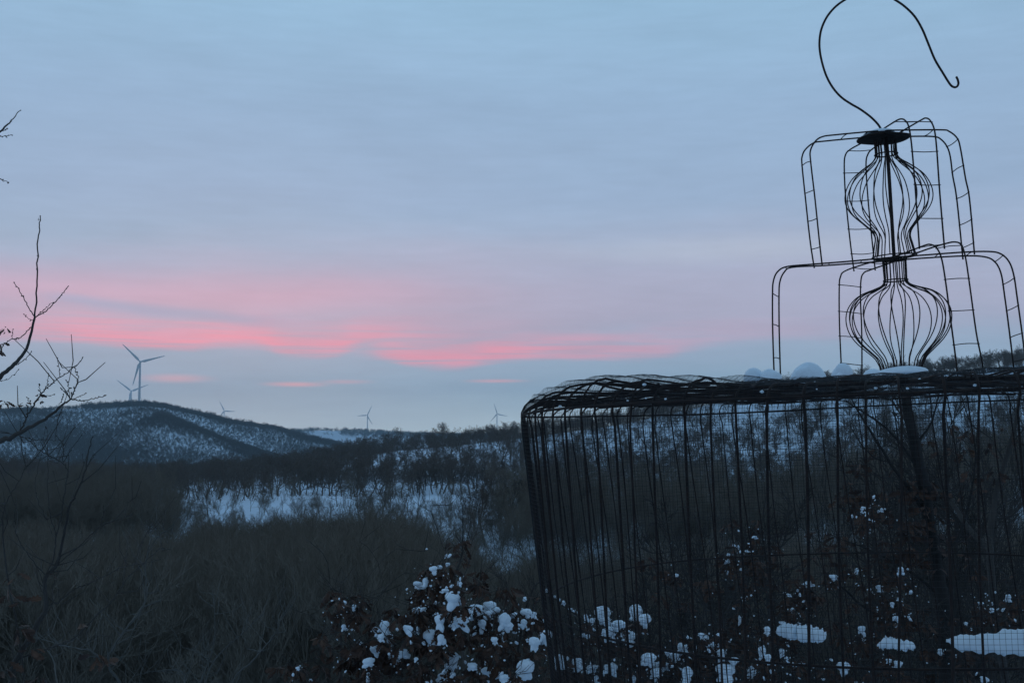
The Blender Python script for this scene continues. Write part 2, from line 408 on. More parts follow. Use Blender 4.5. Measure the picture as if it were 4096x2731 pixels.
# kinds (unit height)
K_OAK = [grow(10 + i, 1, 0.022, 4, (9, 6, 5, 4), 0.18, 0.85, 7, 0.22, first=0.3, lenf=(0.58, 0.5, 0.5, 0.5), rt=0.0015) for i in range(5)]
K_SLIM = [grow(30 + i, 1, 0.009, 3, (12, 7, 6), 0.3, 0.65, 8, 0.13, first=0.15, lenf=(0.45, 0.45, 0.45), rt=0.0009) for i in range(5)]
K_BRUSH = [grow(50 + i, 1, 0.0065, 4, (7, 6, 5, 4), 0.22, 0.62, 6, 0.17, stems=4, lean=0.25, first=0.15, lenf=(0.5, 0.5, 0.5, 0.5), rt=0.0006) for i in range(5)]
K_FAR = [grow(70 + i, 1, 0.02, 3, (9, 7, 6), 0.2, 0.85, 5, 0.2, first=0.25, lenf=(0.6, 0.5, 0.5), rt=0.0022) for i in range(4)]

def proto_mesh(name, kd_, n1_, n2_, m):
    tr, tw, _ = kd_
    return segs_mesh(name + '_trunk', tr, n1_, m), segs_mesh(name + '_crown', tw, n2_, m)
def joined(name, kd_, n, m):
    return segs_mesh(name, np.concatenate([kd_[0], kd_[1]]), n, m)
def stuff_instances(name, pts, scales, protos, label, seed=0, tilt=0.06):
    """one object whose points carry copies of the prototype meshes (geometry nodes)"""
    me = bpy.data.meshes.new(name); me.from_pydata([tuple(p) for p in pts], [], [])
    a = me.attributes.new('tsize', 'FLOAT_VECTOR', 'POINT'); a.data.foreach_set('vector', np.asarray(scales, np.float32).ravel())
    rs = np.random.RandomState(seed)
    rot = np.stack([rs.normal(0, tilt, len(pts)), rs.normal(0, tilt, len(pts)), rs.rand(len(pts)) * 6.283], -1)
    a = me.attributes.new('trot', 'FLOAT_VECTOR', 'POINT'); a.data.foreach_set('vector', rot.astype(np.float32).ravel())
    o = addo(name, me)
    g = bpy.data.node_groups.new(name + '_nodes', 'GeometryNodeTree')
    g.interface.new_socket('Geometry', in_out='INPUT', socket_type='NodeSocketGeometry'); g.interface.new_socket('Geometry', in_out='OUTPUT', socket_type='NodeSocketGeometry')
    gi = g.nodes.new('NodeGroupInput'); go = g.nodes.new('NodeGroupOutput')
    inst = g.nodes.new('GeometryNodeInstanceOnPoints'); g.links.new(gi.outputs[0], inst.inputs['Points'])
    gti = g.nodes.new('GeometryNodeGeometryToInstance')
    for pm in protos:
        po = bpy.data.objects.new(pm.name, pm)
        oi = g.nodes.new('GeometryNodeObjectInfo'); oi.inputs['Object'].default_value = po
        g.links.new(oi.outputs['Geometry'], gti.inputs[0])
    g.links.new(gti.outputs[0], inst.inputs['Instance']); inst.inputs['Pick Instance'].default_value = True
    na1 = g.nodes.new('GeometryNodeInputNamedAttribute'); na1.data_type = 'FLOAT_VECTOR'; na1.inputs[0].default_value = 'tsize'
    na2 = g.nodes.new('GeometryNodeInputNamedAttribute'); na2.data_type = 'FLOAT_VECTOR'; na2.inputs[0].default_value = 'trot'
    g.links.new(na1.outputs[0], inst.inputs['Scale']); g.links.new(na2.outputs[0], inst.inputs['Rotation'])
    g.links.new(inst.outputs[0], go.inputs[0])
    md = o.modifiers.new('plants', 'NODES'); md.node_group = g
    tag(o, label, 'woodland', kind='stuff'); return o
rs = np.random.RandomState(5)
def wob(px, a=1.0, s=1.0): return a * (math.sin(px * 0.011 * s + 1.3) + 0.6 * math.sin(px * 0.029 * s + 0.4) + 0.4 * math.sin(px * 0.067 * s))
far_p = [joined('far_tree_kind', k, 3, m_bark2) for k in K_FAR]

# far hills: dense where the photo shows dark wood, thin on the pale slopes
def far_density(px, d, z):
    spur = np.interp(px, [500, 580, 650, 800, 900, 1050, 1250], [1730, 1690, 1668, 1712, 1748, 1805, 1862])
    py = py_of((0, d, z)) if False else 1365.5 - F * (((z - E) / d) - math.tan(TH)) / (1 + ((z - E) / d) * math.tan(TH))
    dn = 0.60 + 0.24 * math.sin(px * .006 + d * .004) + .12 * math.sin(px * .017 - d * .006 + 2)
    if d < 1640 and 560 < px < 1300 and abs(py - spur - 22) < 32: dn = 1.0
    if d < 1640 and px < 380 and abs(py - np.interp(px, [0, 150, 280, 380], [1735, 1728, 1760, 1790]) - 18) < 26: dn = 0.8
    if d > 1880: dn = 0.9
    if d > 1850 and 140 < px < 330: dn = 0.25
    if 1100 < d < 1450 and 500 < px < 1000: dn *= 0.8
    if d < 1100: dn = 0.60 + 0.24 * math.sin(px * .006 + d * .004) + .12 * math.sin(px * .017 - d * .006 + 2)
    nzz = 0.5 + 0.5 * math.sin(px * 0.013 + d * 0.01) * math.sin(px * 0.005 - d * 0.017 + 1)
    return dn * (0.55 + 0.6 * nzz)
pts, sc_ = [], []
for ci in range(440 * 130):
    px = -500 + 2200 * ((ci % 440) + rs.rand()) / 440; d = 950 * math.exp(math.log(2100 / 950) * ((ci // 440) + rs.rand()) / 130)
    g_ = gp(px, d); dn_ = min(1, far_density(px, d, g_[2]))
    if rs.rand() > 0.25 + 0.75 * dn_: continue
    h = rs.uniform(6, 10.5) * (1.1 if d > 1880 else 0.95) * (0.55 + 0.45 * dn_)
    if 1930 < d < 2040 and ci % 5 == 0: h *= 1.35
    pts.append(g_ - np.array([0, 0, 0.3])); w_ = h * (rs.uniform(0.75, 1.1) if d < 1900 else rs.uniform(.8, 1.2)); sc_.append((w_, w_, h))
stuff_instances('far_woodland', pts, sc_, far_p, 'bare winter woods covering the distant snowy hills on the left', 1)
pts, sc_ = [], []
while len(pts) < 2500:
    px = rs.uniform(800, 2300); d = rs.uniform(3900, 4900); g_ = gp(px, d)
    if 1220 < px < 1370 and d < 4450 and rs.rand() < 0.85: continue
    h = rs.uniform(10, 20); pts.append(g_); sc_.append((h * 1.3, h * 1.3, h))
stuff_instances('distant_woodland', pts, sc_, far_p, 'tiny dark tree line on the farthest low hill in the middle', 2)
# middle ridge that climbs to the right
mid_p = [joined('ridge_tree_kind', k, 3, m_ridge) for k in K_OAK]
pts, sc_ = [], []
def mid_density(px, d):
    v = 1.0
    if 300 < d < 440:
        v = 0.22 if px > 1500 else 0.7
        if px > 2300: v = 0.33
    if d > 455: v = 1.0
    if d < 300: v = 0.6
    if px < 1350 and d > 420: v *= 0.5
    return v
while len(pts) < 3300:
    px = rs.uniform(-700, 5000); d = math.exp(rs.uniform(math.log(205), math.log(640)))
    if rs.rand() > mid_density(px, d): continue
    if 1150 > px > 380 and 205 < d < 330 and rs.rand() < 0.35: continue
    g_ = gp(px, d); h = rs.uniform(5.0, 9.0) * (0.85 if d < 300 else 1.0)
    pts.append(g_ - np.array([0, 0, 0.2])); w_ = h * rs.uniform(0.9, 1.2); sc_.append((w_, w_, h))
stuff_instances('ridge_woodland', pts, sc_, mid_p, 'dark bare woods along the middle ridge below the skyline', 3)
# thicket of fine grey brush filling the hollow in front of the snowy knoll
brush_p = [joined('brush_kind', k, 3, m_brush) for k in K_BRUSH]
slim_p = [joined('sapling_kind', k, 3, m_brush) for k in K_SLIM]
top = lambda px: np.interp(px, [-600, 0, 500, 750, 880, 1150, 1450, 1700, 1800, 2050, 2200, 3000, 3600, 4200, 5000], [2040, 2055, 2095, 2095, 2048, 2032, 2012, 2040, 2140, 2230, 2150, 2110, 2060, 1980, 1960])
pts, sc_ = [], []
while len(pts) < 3600:
    px = rs.uniform(-700, 4900); d = rs.uniform(17, 66) if rs.rand() < 0.8 else rs.uniform(14, 30)
    g_ = gp(px, d); zt = E + d * float(vpy(top(px) + wob(px, 24, 1.7) + rs.gamma(1.5, 38) + max(0, (34 - d)) * 5))
    h = zt - g_[2]
    if h < 1.2 or (px > 2150 and rs.rand() < (.52 if px < 2900 else .68)): continue
    if h > 7.5: h = rs.uniform(3.5, 6.5)
    pts.append(g_ - np.array([0, 0, 0.1])); w_ = h * rs.uniform(0.7, 1.0); sc_.append((w_, w_, h))
stuff_instances('brush_thicket', pts, sc_, brush_p + slim_p, 'dense grey leafless brush filling the hollow before the snowy knoll', 4, 0.1)
# light scrub on the snowy face of the knoll
pts, sc_ = [], []
while len(pts) < 2000:
    px = rs.uniform(-400, 4700); d = rs.uniform(62, 98); g_ = gp(px, d)
    if rs.rand() > (float(np.interp(px, [300, 600, 1000, 1700, 1900, 2900, 3000], [.5, .35, .12, .12, .3, .5, .35])) + (0 if d > 84 else .25)): continue
    h = rs.uniform(0.6, 2.2) if 700 < px < 2000 else rs.uniform(1.8, 4.2)
    pts.append(g_); sc_.append((h, h, h))
stuff_instances('knoll_scrub', pts, sc_, brush_p + slim_p, 'thin scrub poking through the snow on the near knoll', 6, 0.2)

# ---- single trees (about 260), each a thing with trunk and crown
def tree_thing(name, kind_meshes, loc, h, w, rot, label, group):
    o = empty(name, loc, (rot[0], rot[1], rot[2])); o.scale = (w, w, h)
    tag(o, label, 'tree', group)
    addo('trunk', kind_meshes[0], o); addo('crown', kind_meshes[1], o)
    return o
M_OAK = [proto_mesh('bare_tree_%s' % 'abcde'[i], k, 5, 3, m_ridge) for i, k in enumerate(K_OAK)]
M_SLIM = [proto_mesh('young_tree_%s' % 'abcde'[i], k, 5, 3, m_bark) for i, k in enumerate(K_SLIM)]
def third(px, a, b, c): return a if px < 1700 else (b if px < 2700 else c)
def rrot(a=0.05): return (rs.normal(0, a), rs.normal(0, a), rs.rand() * 6.28)
# skyline trees of the ridge
for i in range(95):
    px = 1250 + i * 30.5 + rs.uniform(-12, 12); d = rs.uniform(478, 510); g_ = gp(px, d)
    h = rs.uniform(6.5, 9.5)
    if i in (12, 17, 18): h = 11
    tree_thing('bare_tree', M_OAK[rs.randint(5)], g_ - np.array([0, 0, 0.2]), h, h * rs.uniform(0.9, 1.15), rrot(), third(px, 'bare tree on the low left stretch of the ridge skyline, below the faint turbine', 'bare tree on the ridge skyline around the left edge of the cage', 'bare tree on the high ridge skyline behind the wire frames') if h < 10.9 else 'tall round crowned bare tree sticking out above the ridge skyline', 'bare trees along the skyline of the middle ridge')
# trees with trunks showing on the snowy bank of the ridge
for i in range(55):
    px = rs.uniform(1500, 3500); d = rs.uniform(310, 440); g_ = gp(px, d); h = rs.uniform(5.5, 9)
    tree_thing('bare_tree', M_OAK[rs.randint(5)], g_ - np.array([0, 0, 0.2]), h, h * rs.uniform(0.8, 1.1), rrot(), third(px - 400, 'bare tree on the snowy bank of the ridge, left of the cage', 'bare tree on the snowy ridge bank seen through the left of the cage netting', 'bare tree on the snowy ridge bank seen through the right of the cage netting'), 'bare trees on the snowy bank of the middle ridge')
# belt behind the knoll crest
for i in range(60):
    px = -40 + i * 40 + rs.uniform(-18, 18); d = rs.uniform(190, 240); g_ = gp(px, d); h = rs.uniform(4.6, 7.5) * (1.0 if px < 1300 else 0.95)
    tree_thing('bare_tree', M_OAK[rs.randint(5)], g_ - np.array([0, 0, 0.2]), h, h * rs.uniform(0.9, 1.25), rrot(), ('bare tree in the dark belt below the distant hill, left part' if px < 800 else 'bare tree in the brown belt right behind the snowy knoll, middle part' if px < 1600 else 'bare tree in the belt behind the knoll, beside the cage wall'), 'bare trees in the belt behind the snowy knoll')
# young trees on the snowy knoll, right of the dome of brush
for i in range(48):
    px = rs.uniform(1650, 2350) if i < 26 else rs.uniform(2350, 4200); d = rs.uniform(58, 97); g_ = gp(px, d); h = rs.uniform(2.6, 4.6)
    tree_thing('young_tree', (M_OAK if rs.rand() < 0.4 else M_SLIM)[rs.randint(5)], g_ - np.array([0, 0, 0.1]), h, h * rs.uniform(0.7, 1.05), rrot(0.12), ('slim young bare tree on the snowy knoll just left of the cage' if i < 26 else 'slim young bare tree on the knoll, seen through the cage netting'), 'young trees on the snowy face of the near knoll')
for i in range(22):
    px = rs.uniform(700, 1650); d = rs.uniform(80, 98); g_ = gp(px, d); h = rs.uniform(1.0, 2.3)
    tree_thing('young_tree', M_OAK[rs.randint(5)], g_, h, h * rs.uniform(0.8, 1.2), rrot(0.12), ('stunted crooked tree on the left part of the snowy knoll top' if px < 1150 else 'stunted crooked tree on the right part of the snowy knoll top'), 'stunted trees on the top of the near knoll')

# ------------------------------------------------------------------ wind turbines
def turbine(px, hub_py, d, blade, phase, yaw, tower, label):
    hub = P(px, hub_py, d)
    o = empty('wind_turbine', (hub.x, hub.y, hub.z - tower), (0, 0, R(yaw)))
    tag(o, label, 'wind turbine', 'wind turbines on the distant hills')
    tb = Tube(); tb.add([(0, 0, z) for z in np.linspace(-2, tower - 1.5, 10)], np.linspace(2.5, 1.4, 10), 16)
    addo('tower', tb.mesh('turbine_tower', m_white), o)
    nb = Tube(); nb.add([(0, -3.0, tower), (0, -2.4, tower), (0, 0, tower + .1), (0, 5, tower + .1), (0, 7.4, tower), (0, 7.8, tower)], [1.2, 1.7, 1.9, 1.9, 1.6, .5], 12)
    addo('nacelle', nb.mesh('turbine_nacelle', m_white), o)
    hb = Tube(); hb.add([(0, -6.0, tower), (0, -5.7, tower), (0, -4.6, tower), (0, -3.0, tower)], [.3, .9, 1.5, 1.5], 12)
    addo('rotor_hub', hb.mesh('turbine_hub', m_white), o)
    for k in range(3):
        a = R(phase + 120 * k); V = []; 
        st = [(1.0, 1.0, 1.0), (3, 1.1, 1.0), (6, 2.1, .8), (9, 2.3, .55), (15, 1.9, .42), (25, 1.4, .3), (36, .95, .2), (43, .55, .12), (45, .15, .05)]
        ca, sa = math.cos(a), math.sin(a)
        for (s_, ch, th) in st:
            s_ = s_ * blade / 45; ns = 8
            for q in range(ns):
                t_ = 2 * math.pi * q / ns
                off = ch * math.cos(t_) - (0.25 * ch if s_ > 5 else 0); y = th * math.sin(t_)
                V.append((ca * s_ - sa * off, -4.4 + y - 0.02 * s_, tower + sa * s_ + ca * off))
        Fq = [(i * 8 + q, i * 8 + (q + 1) % 8, (i + 1) * 8 + (q + 1) % 8, (i + 1) * 8 + q) for i in range(len(st) - 1) for q in range(8)]
        addo('blade', mk('turbine_blade', V, Fq, m_white, True), o)
    return o
turbine(561, 1447, 2080, 45, 15, 14, 80, 'largest white wind turbine, standing on the hilltop at the left')
turbine(525, 1564, 2900, 45, 22, 12, 80, 'smaller wind turbine showing just left behind the largest one')
turbine(897, 1643, 4700, 45, -3, 16, 80, 'faint wind turbine half hidden behind the falling hillside at the left')
turbine(1470, 1661, 4650, 45, 63, -14, 80, 'thin wind turbine on the low far hill in the middle of the view')
turbine(1988, 1655, 4800, 45, -12, 12, 80, 'faint wind turbine rising behind the wooded ridge beside the wire cage')
# ------------------------------------------------------------------ the big wire cage
CR = 1.256; CH = 2.0
ROT = Matrix.Rotation(R(-2.0), 3, 'Y')
C0 = P(3590, 1610, 3.80); C0.z = E + 0.104
croot = C0 - ROT @ Vector((0, 0, CH))
cage = empty('wire_cage', croot, (0, R(-2.0), 0))
tag(cage, 'large round rusty wire cage wrapped in fine netting, dented at its left shoulder', 'cage')
def cw(p): return croot + ROT @ Vector((p[0], p[1], p[2] + CH))       # cage local (z from the rim) -> world
def crad(h, a=math.pi): return CR - (0.015 + 0.07 * max(0, -math.cos(a)) ** 3) * max(0, -h)
def shf(x, y): return 0.046 + 0.036 * math.exp(-((x + 1.08) ** 2 + (y + .62) ** 2) / .13)
def topz(rho, x, y):
    q = min(1, rho / CR)
    return shf(x, y) + 0.012 * (1 - q * q) + 0.007 * math.sin(x * 7 + 1) * math.cos(y * 5.3) * (1 - q ** 6) + 0.004 * math.sin(x * 17 + y * 11)
rc = np.random.RandomState(11)
for k in range(100):
    ph = 2 * math.pi * (k + rc.uniform(-.16, .16)) / 100
    near = math.sin(ph) < 0
    lean = rc.normal(0, 0.012) + (-0.028 if near else -.055); jr = rc.normal(0, .004); wv = rc.rand() * 6.28
    pts = []
    for h in np.linspace(-CH, -0.05, 12):
        a = ph + lean * (-h) + 0.004 * math.sin(h * 5 + wv); r_ = crad(h, a) + jr + .006 * math.sin(h * 3.1 + wv)
        pts.append((r_ * math.cos(a), r_ * math.sin(a), h + CH))
    fr_ = (0.05 + .05 * max(0, -math.cos(ph)) ** 2) * rc.uniform(0.8, 1.3); up = rc.uniform(-.008, .010)
    for t_ in np.linspace(0, math.pi / 2, 6):
        r_ = CR - fr_ + fr_ * math.cos(t_); h = -0.01 + (shf(CR * math.cos(ph), CR * math.sin(ph)) + 0.004 + up) * math.sin(t_)
        pts.append((r_ * math.cos(ph), r_ * math.sin(ph), h + CH))
    r_end = rc.choice([0.12, 0.25, 0.4, 0.6, 0.8, 0.95], p=[.3, .15, .15, .15, .15, .1])
    dph = rc.normal(0, 0.10)
    for t_ in np.linspace(0, 1, 8)[1:]:
        r_ = (CR - fr_) + (r_end - CR + fr_) * t_; a = ph + dph * t_; x, y = r_ * math.cos(a), r_ * math.sin(a)
        pts.append((x, y, CH + topz(r_, x, y) - 0.006 + up * (1 - t_) + 0.008 * math.sin(t_ * 6 + wv)))
    tb = Tube(); tb.add(pts, (0.0036 if near else .0030) * rc.uniform(.75, 1.1), 6)
    addo('cage_bar', tb.mesh('cage_bar', m_rust), cage)
def ring(h, rad, r, jit=0.004, seed=0, arc=(0, 6.2832)):
    q = np.random.RandomState(seed); a1, a2, p1, p2 = q.rand(4) * 6.28
    n = 160; closed = arc[1] - arc[0] > 6.28
    pts = []
    for i in range(n):
        a = arc[0] + (arc[1] - arc[0]) * i / (n if closed else n - 1)
        rr0 = rad + jit * math.sin(3 * a + a1) + jit * .6 * math.sin(7 * a + a2)
        pts.append((rr0 * math.cos(a), rr0 * math.sin(a), CH + h + jit * 1.4 * math.sin(2 * a + p1) + jit * .6 * math.sin(5 * a + p2)))
    tb = Tube(); tb.add(pts, r, 6, closed); return tb
for h, rad, r_, sd_ in ((0.0, CR - .004, .0040, 1), (-.627, CR - .05, .0034, 2), (-1.35, CR - .07, .004, 3), (.05, .62, .0035, 4), (.058, .16, .0035, 6)):
    addo('hoop', ring(h, rad, r_, seed=sd_).mesh('cage_hoop', m_rust), cage)
# diagonal brace wires across the roof
tb = Tube()
for k in range(26):
    a = rc.rand() * 6.28; b_ = a + rc.uniform(.5, 2.6)
    p = []
    for t_ in np.linspace(0, 1, 10):
        x = (math.cos(a) * (1 - t_) + math.cos(b_) * t_) * (CR - .06); y = (math.sin(a) * (1 - t_) + math.sin(b_) * t_) * (CR - .06)
        p.append((x, y, CH + topz(math.hypot(x, y), x, y) - 0.016))
    tb.add(p, 0.0028, 6)
addo('roof_wire', tb.mesh('roof_wire', m_rust), cage)
# netting: woven wires as geometry
net = Tube(); cell = 0.0127; wr = 0.00042
nv = int(2 * math.pi * CR / cell)
def netxyz(a, h): 
    r_ = crad(h, a) + 0.0045 + 0.006 * math.sin(a * 11 + h * 3) * (0.3 + min(1, -h)) * .5
    return r_ * math.cos(a), r_ * math.sin(a), h + CH
for k in range(nv):
    a = 2 * math.pi * k / nv; pts = [netxyz(a, h) for h in np.linspace(-1.25, -0.03, 9)]
    for t_ in np.linspace(0, math.pi / 2, 5)[1:]:
        r_ = CR - .045 + .05 * math.cos(t_); pts.append((r_ * math.cos(a), r_ * math.sin(a), CH - .02 + (shf(CR * math.cos(a), CR * math.sin(a)) + .022) * math.sin(t_)))
    net.add(pts, wr, 3)
for h in np.arange(-1.25, 0.0, cell):
    net.add([netxyz(2 * math.pi * i / 140, h) for i in range(140)], wr, 3, True)
addo('side_netting', net.mesh('side_netting', m_net), cage)
net = Tube(); Rn = CR - .03
for c_ in np.arange(-Rn, Rn, cell):
    hw = math.sqrt(max(0, Rn * Rn - c_ * c_))
    if hw < .03: continue
    ss = np.linspace(-hw, hw, 46)
    net.add([(c_, s_, CH + topz(math.hypot(c_, s_), c_, s_) + .001 + .005 * math.sin(c_ * 9 + s_ * 4) + .004 * math.sin(c_ * 23 - s_ * 31)) for s_ in ss], wr, 3)
    net.add([(s_, c_, CH + topz(math.hypot(c_, s_), s_, c_) + .001 + .005 * math.sin(s_ * 9 + c_ * 4) + .004 * math.sin(s_ * 23 - c_ * 31)) for s_ in ss], wr, 3)
addo('roof_netting', net.mesh('roof_netting', m_net), cage)

# ------------------------------------------------------------------ wire arch frames with vase shaped cores
def world_tube(name, parent, pts, r, n=8, sub=5, m=m_rust):
    tb = Tube(); p = spline(pts, sub) if sub > 1 else pts
    tb.add([Vector(tuple(q)) - parent.location for q in p], r, n)
    return addo(name, tb.mesh(name, m), parent)
def at_len(p, t_):
    p = [np.array(tuple(q)) for q in p]; l = np.cumsum([0] + [np.linalg.norm(p[i + 1] - p[i]) for i in range(len(p) - 1)]); x = t_ * l[-1]
    i = min(max(int(np.searchsorted(l, x)) - 1, 0), len(p) - 2); f = (x - l[i]) / max(l[i + 1] - l[i], 1e-9); return p[i] * (1 - f) + p[i + 1] * f
def ladder(parent, A, B, rungs, r=0.0027):
    a = spline(A, 5); b = spline(B, 5)
    world_tube('arch_wire', parent, A, r); world_tube('arch_wire', parent, B, r)
    for t_ in rungs:
        p = at_len(a, t_); q = at_len(b, t_); e_ = (q - p) * .06
        mid = (p + q) / 2 + np.array([0, 0, rc.uniform(-.004, .004)])
        world_tube('rung', parent, [p - e_, mid, q + e_], 0.0016, 6, 3)
def dpx(pts, d0, d1, off=0.0):
    x0, x1 = pts[0][0], pts[-1][0]
    return [P(x, y, d0 + (d1 - d0) * min(1, max(0, (x - x0) / (x1 - x0))) + off) for x, y in pts]
def vase(parent, top, bot, prof, nw, ringt, r=0.0019):
    """prof: (t along the axis, radius in photo pixels)"""
    T, B = P(*top, 3.79), P(*bot, 3.79); ax = B - T; u = Vector((1, 0, 0)); w = ax.cross(u).normalized(); u = w.cross(ax).normalized()
    for k in range(nw):
        a0 = 2 * math.pi * (k + rc.uniform(-.3, .3)) / nw; wv = rc.rand() * 6.28; jj_ = rc.uniform(.95, 1.04)
        pts = []
        for (t_, r_) in prof:
            bulge = jj_ if r_ > 90 else 1
            a = a0 + .05 * math.sin(t_ * 5 + wv)
            rad = r_ * bulge * .97 / 1200.8
            pts.append(T + ax * t_ + u * rad * math.cos(a) + w * rad * math.sin(a))
        world_tube('vase_wire', parent, pts, r, 6, 4)
    for t_, r_ in ringt:
        rad = r_ / 1200.8; tb = Tube()
        tb.add([T + ax * t_ + u * rad * math.cos(a) + w * rad * math.sin(a) - parent.location for a in np.arange(30) * 2 * math.pi / 30], .0024, 6, True)
        addo('neck_ring', tb.mesh('neck_ring', m_rust), parent)
low = empty('wire_arch_frame', P(3600, 1500, 3.79)); low.location = tuple(low.location)
tag(low, 'lower wire arch frame with a round vase of wires inside, standing on the cage roof', 'wire frame', 'stacked wire arch frames')
A1 = [(3098, 1540), (3091, 1330), (3090, 1180), (3094, 1122), (3112, 1085), (3150, 1066), (3250, 1057), (3400, 1045), (3560, 1030), (3700, 1020), (3850, 1009), (3950, 1006), (4000, 1014), (4035, 1045), (4055, 1100), (4070, 1200), (4088, 1330), (4110, 1500)]
A2 = [(3123, 1540), (3117, 1330), (3116, 1180), (3120, 1125), (3138, 1087), (3170, 1069), (3300, 1062), (3450, 1051), (3570, 1042), (3700, 1032), (3850, 1024), (3930, 1026), (3975, 1043), (4003, 1090), (4018, 1180), (4038, 1330), (4060, 1510)]
B1 = [(3368, 1520), (3358, 1300), (3357, 1150), (3362, 1107), (3380, 1084), (3460, 1056), (3580, 1025), (3650, 1000), (3700, 981), (3722, 978), (3745, 990), (3765, 1030), (3780, 1110), (3800, 1260), (3825, 1450), (3832, 1520)]
B2 = [(3448, 1530), (3447, 1330), (3442, 1200), (3444, 1120), (3455, 1092), (3480, 1080), (3580, 1045), (3700, 1000), (3780, 975), (3820, 968), (3845, 980), (3862, 1030), (3880, 1150), (3905, 1330), (3925, 1430), (3938, 1510)]
ladder(low, dpx(A1, 3.84, 3.69, -.05), dpx(A2, 3.84, 3.69, .05), [.06, .135, .205, .275, .37, .44, .52, .6, .67, .735, .79, .85, .91, .965])
ladder(low, dpx(B1, 4.10, 3.46), dpx(B2, 4.10, 3.46), [.045, .115, .18, .25, .33, .40, .47, .53, .60, .68, .765, .84, .92, .98])
LP = [(0, 47), (.1, 46), (.19, 46), (.235, 58), (.27, 92), (.305, 134), (.36, 168), (.44, 193), (.54, 202), (.65, 193), (.75, 167), (.84, 128), (.91, 98), (1.0, 84), (1.06, 84)]
vase(low, (3577, 1040), (3606, 1470), LP, 22, [(.0, 48), (.19, 47)])
upf = empty('wire_arch_frame', P(3575, 1030, 3.79))
tag(upf, 'upper wire arch frame on top of the stack, with round dish and long curling hook', 'wire frame', 'stacked wire arch frames')
UA1 = [(3257, 1072), (3240, 960), (3222, 796), (3208, 660), (3209, 625), (3222, 598), (3255, 572), (3300, 565), (3439, 552), (3530, 548), (3638, 546), (3735, 547), (3765, 559), (3788, 587), (3801, 627), (3811, 704), (3827, 796), (3852, 1038)]
UA2 = [(3289, 1064), (3277, 960), (3260, 796), (3243, 650), (3242, 602), (3263, 564), (3291, 547), (3340, 540), (3490, 526), (3560, 522), (3607, 521), (3765, 520), (3796, 526), (3827, 551), (3841, 590), (3862, 714), (3878, 796), (3898, 1018)]
UB1 = [(3416, 1085), (3400, 960), (3383, 796), (3377, 670), (3382, 620), (3403, 597), (3449, 571), (3515, 528), (3571, 492), (3600, 477), (3620, 482), (3635, 508), (3646, 577), (3658, 714), (3664, 796), (3678, 995)]
UB2 = [(3501, 1082), (3488, 960), (3472, 796), (3464, 660), (3472, 617), (3490, 596), (3530, 572), (3607, 526), (3684, 481), (3704, 473), (3721, 483), (3737, 518), (3746, 587), (3755, 714), (3761, 796), (3778, 995)]
ladder(upf, dpx(UA1, 3.83, 3.74, .05), dpx(UA2, 3.83, 3.74, -.05), [.05, .125, .20, .275, .34, .42, .47, .56, .63, .70, .77, .84, .91, .97])
ladder(upf, dpx(UB1, 4.02, 3.58), dpx(UB2, 4.02, 3.58), [.05, .12, .20, .28, .35, .41, .58, .65, .74, .83, .92])
UP = [(0, 44), (.1, 43), (.145, 45), (.19, 62), (.245, 100), (.32, 142), (.42, 168), (.52, 173), (.61, 155), (.70, 115), (.77, 82), (.83, 70), (.9, 76), (1.0, 86)]
vase(upf, (3540, 560), (3577, 1026), UP, 19, [(.125, 45), (1.0, 86)])
world_tube('centre_rod', upf, [P(3545, 545, 3.79), P(3556, 700, 3.79), P(3566, 860, 3.79), P(3577, 1040, 3.79)], [.0062] * 16, 8, 5)
# dish: shallow round plate with a rolled, slightly buckled rim
dc = P(3534, 548, 3.79); V = []; nd = 40
prof = [(0.0, .004), (.03, .004), (.06, .0), (.078, -.004), (.086, -.002), (.087, .002), (.083, .003), (.07, .006), (.04, .012), (.0, .013)]
for (r_, z_) in prof:
    for q in range(nd):
        a = 2 * math.pi * q / nd; rr0 = r_ * (1 + .04 * math.sin(2 * a + 1)); V.append((rr0 * math.cos(a), rr0 * math.sin(a), z_ - .006 + .04 * rr0 * math.cos(a) + .02 * r_ * math.sin(3 * a + 2)))
Fq = [(i * nd + q, i * nd + (q + 1) % nd, (i + 1) * nd + (q + 1) % nd, (i + 1) * nd + q) for i in range(len(prof) - 1) for q in range(nd)]
addo('dish', mk('dish', V, Fq, m_rust, True), upf, dc - upf.location)
HK = [(1035, 1030), (1010, 985), (975, 945), (930, 905), (860, 855), (790, 815), (715, 763), (650, 690), (600, 600), (567, 500), (548, 405), (545, 320), (560, 230), (600, 140), (660, 65), (730, 10), (820, -35), (940, -58), (1060, -38), (1140, 3), (1215, 55), (1290, 130), (1350, 230), (1400, 350), (1450, 470), (1510, 570), (1555, 643), (1580, 675), (1605, 686), (1625, 678), (1634, 655), (1628, 625), (1617, 603)]
world_tube('hook', upf, [P(3000 + x / 1.96, y / 1.96, 3.79 - .03 * math.sin(i / 6)) for i, (x, y) in enumerate(HK)], .0038, 10, 4)
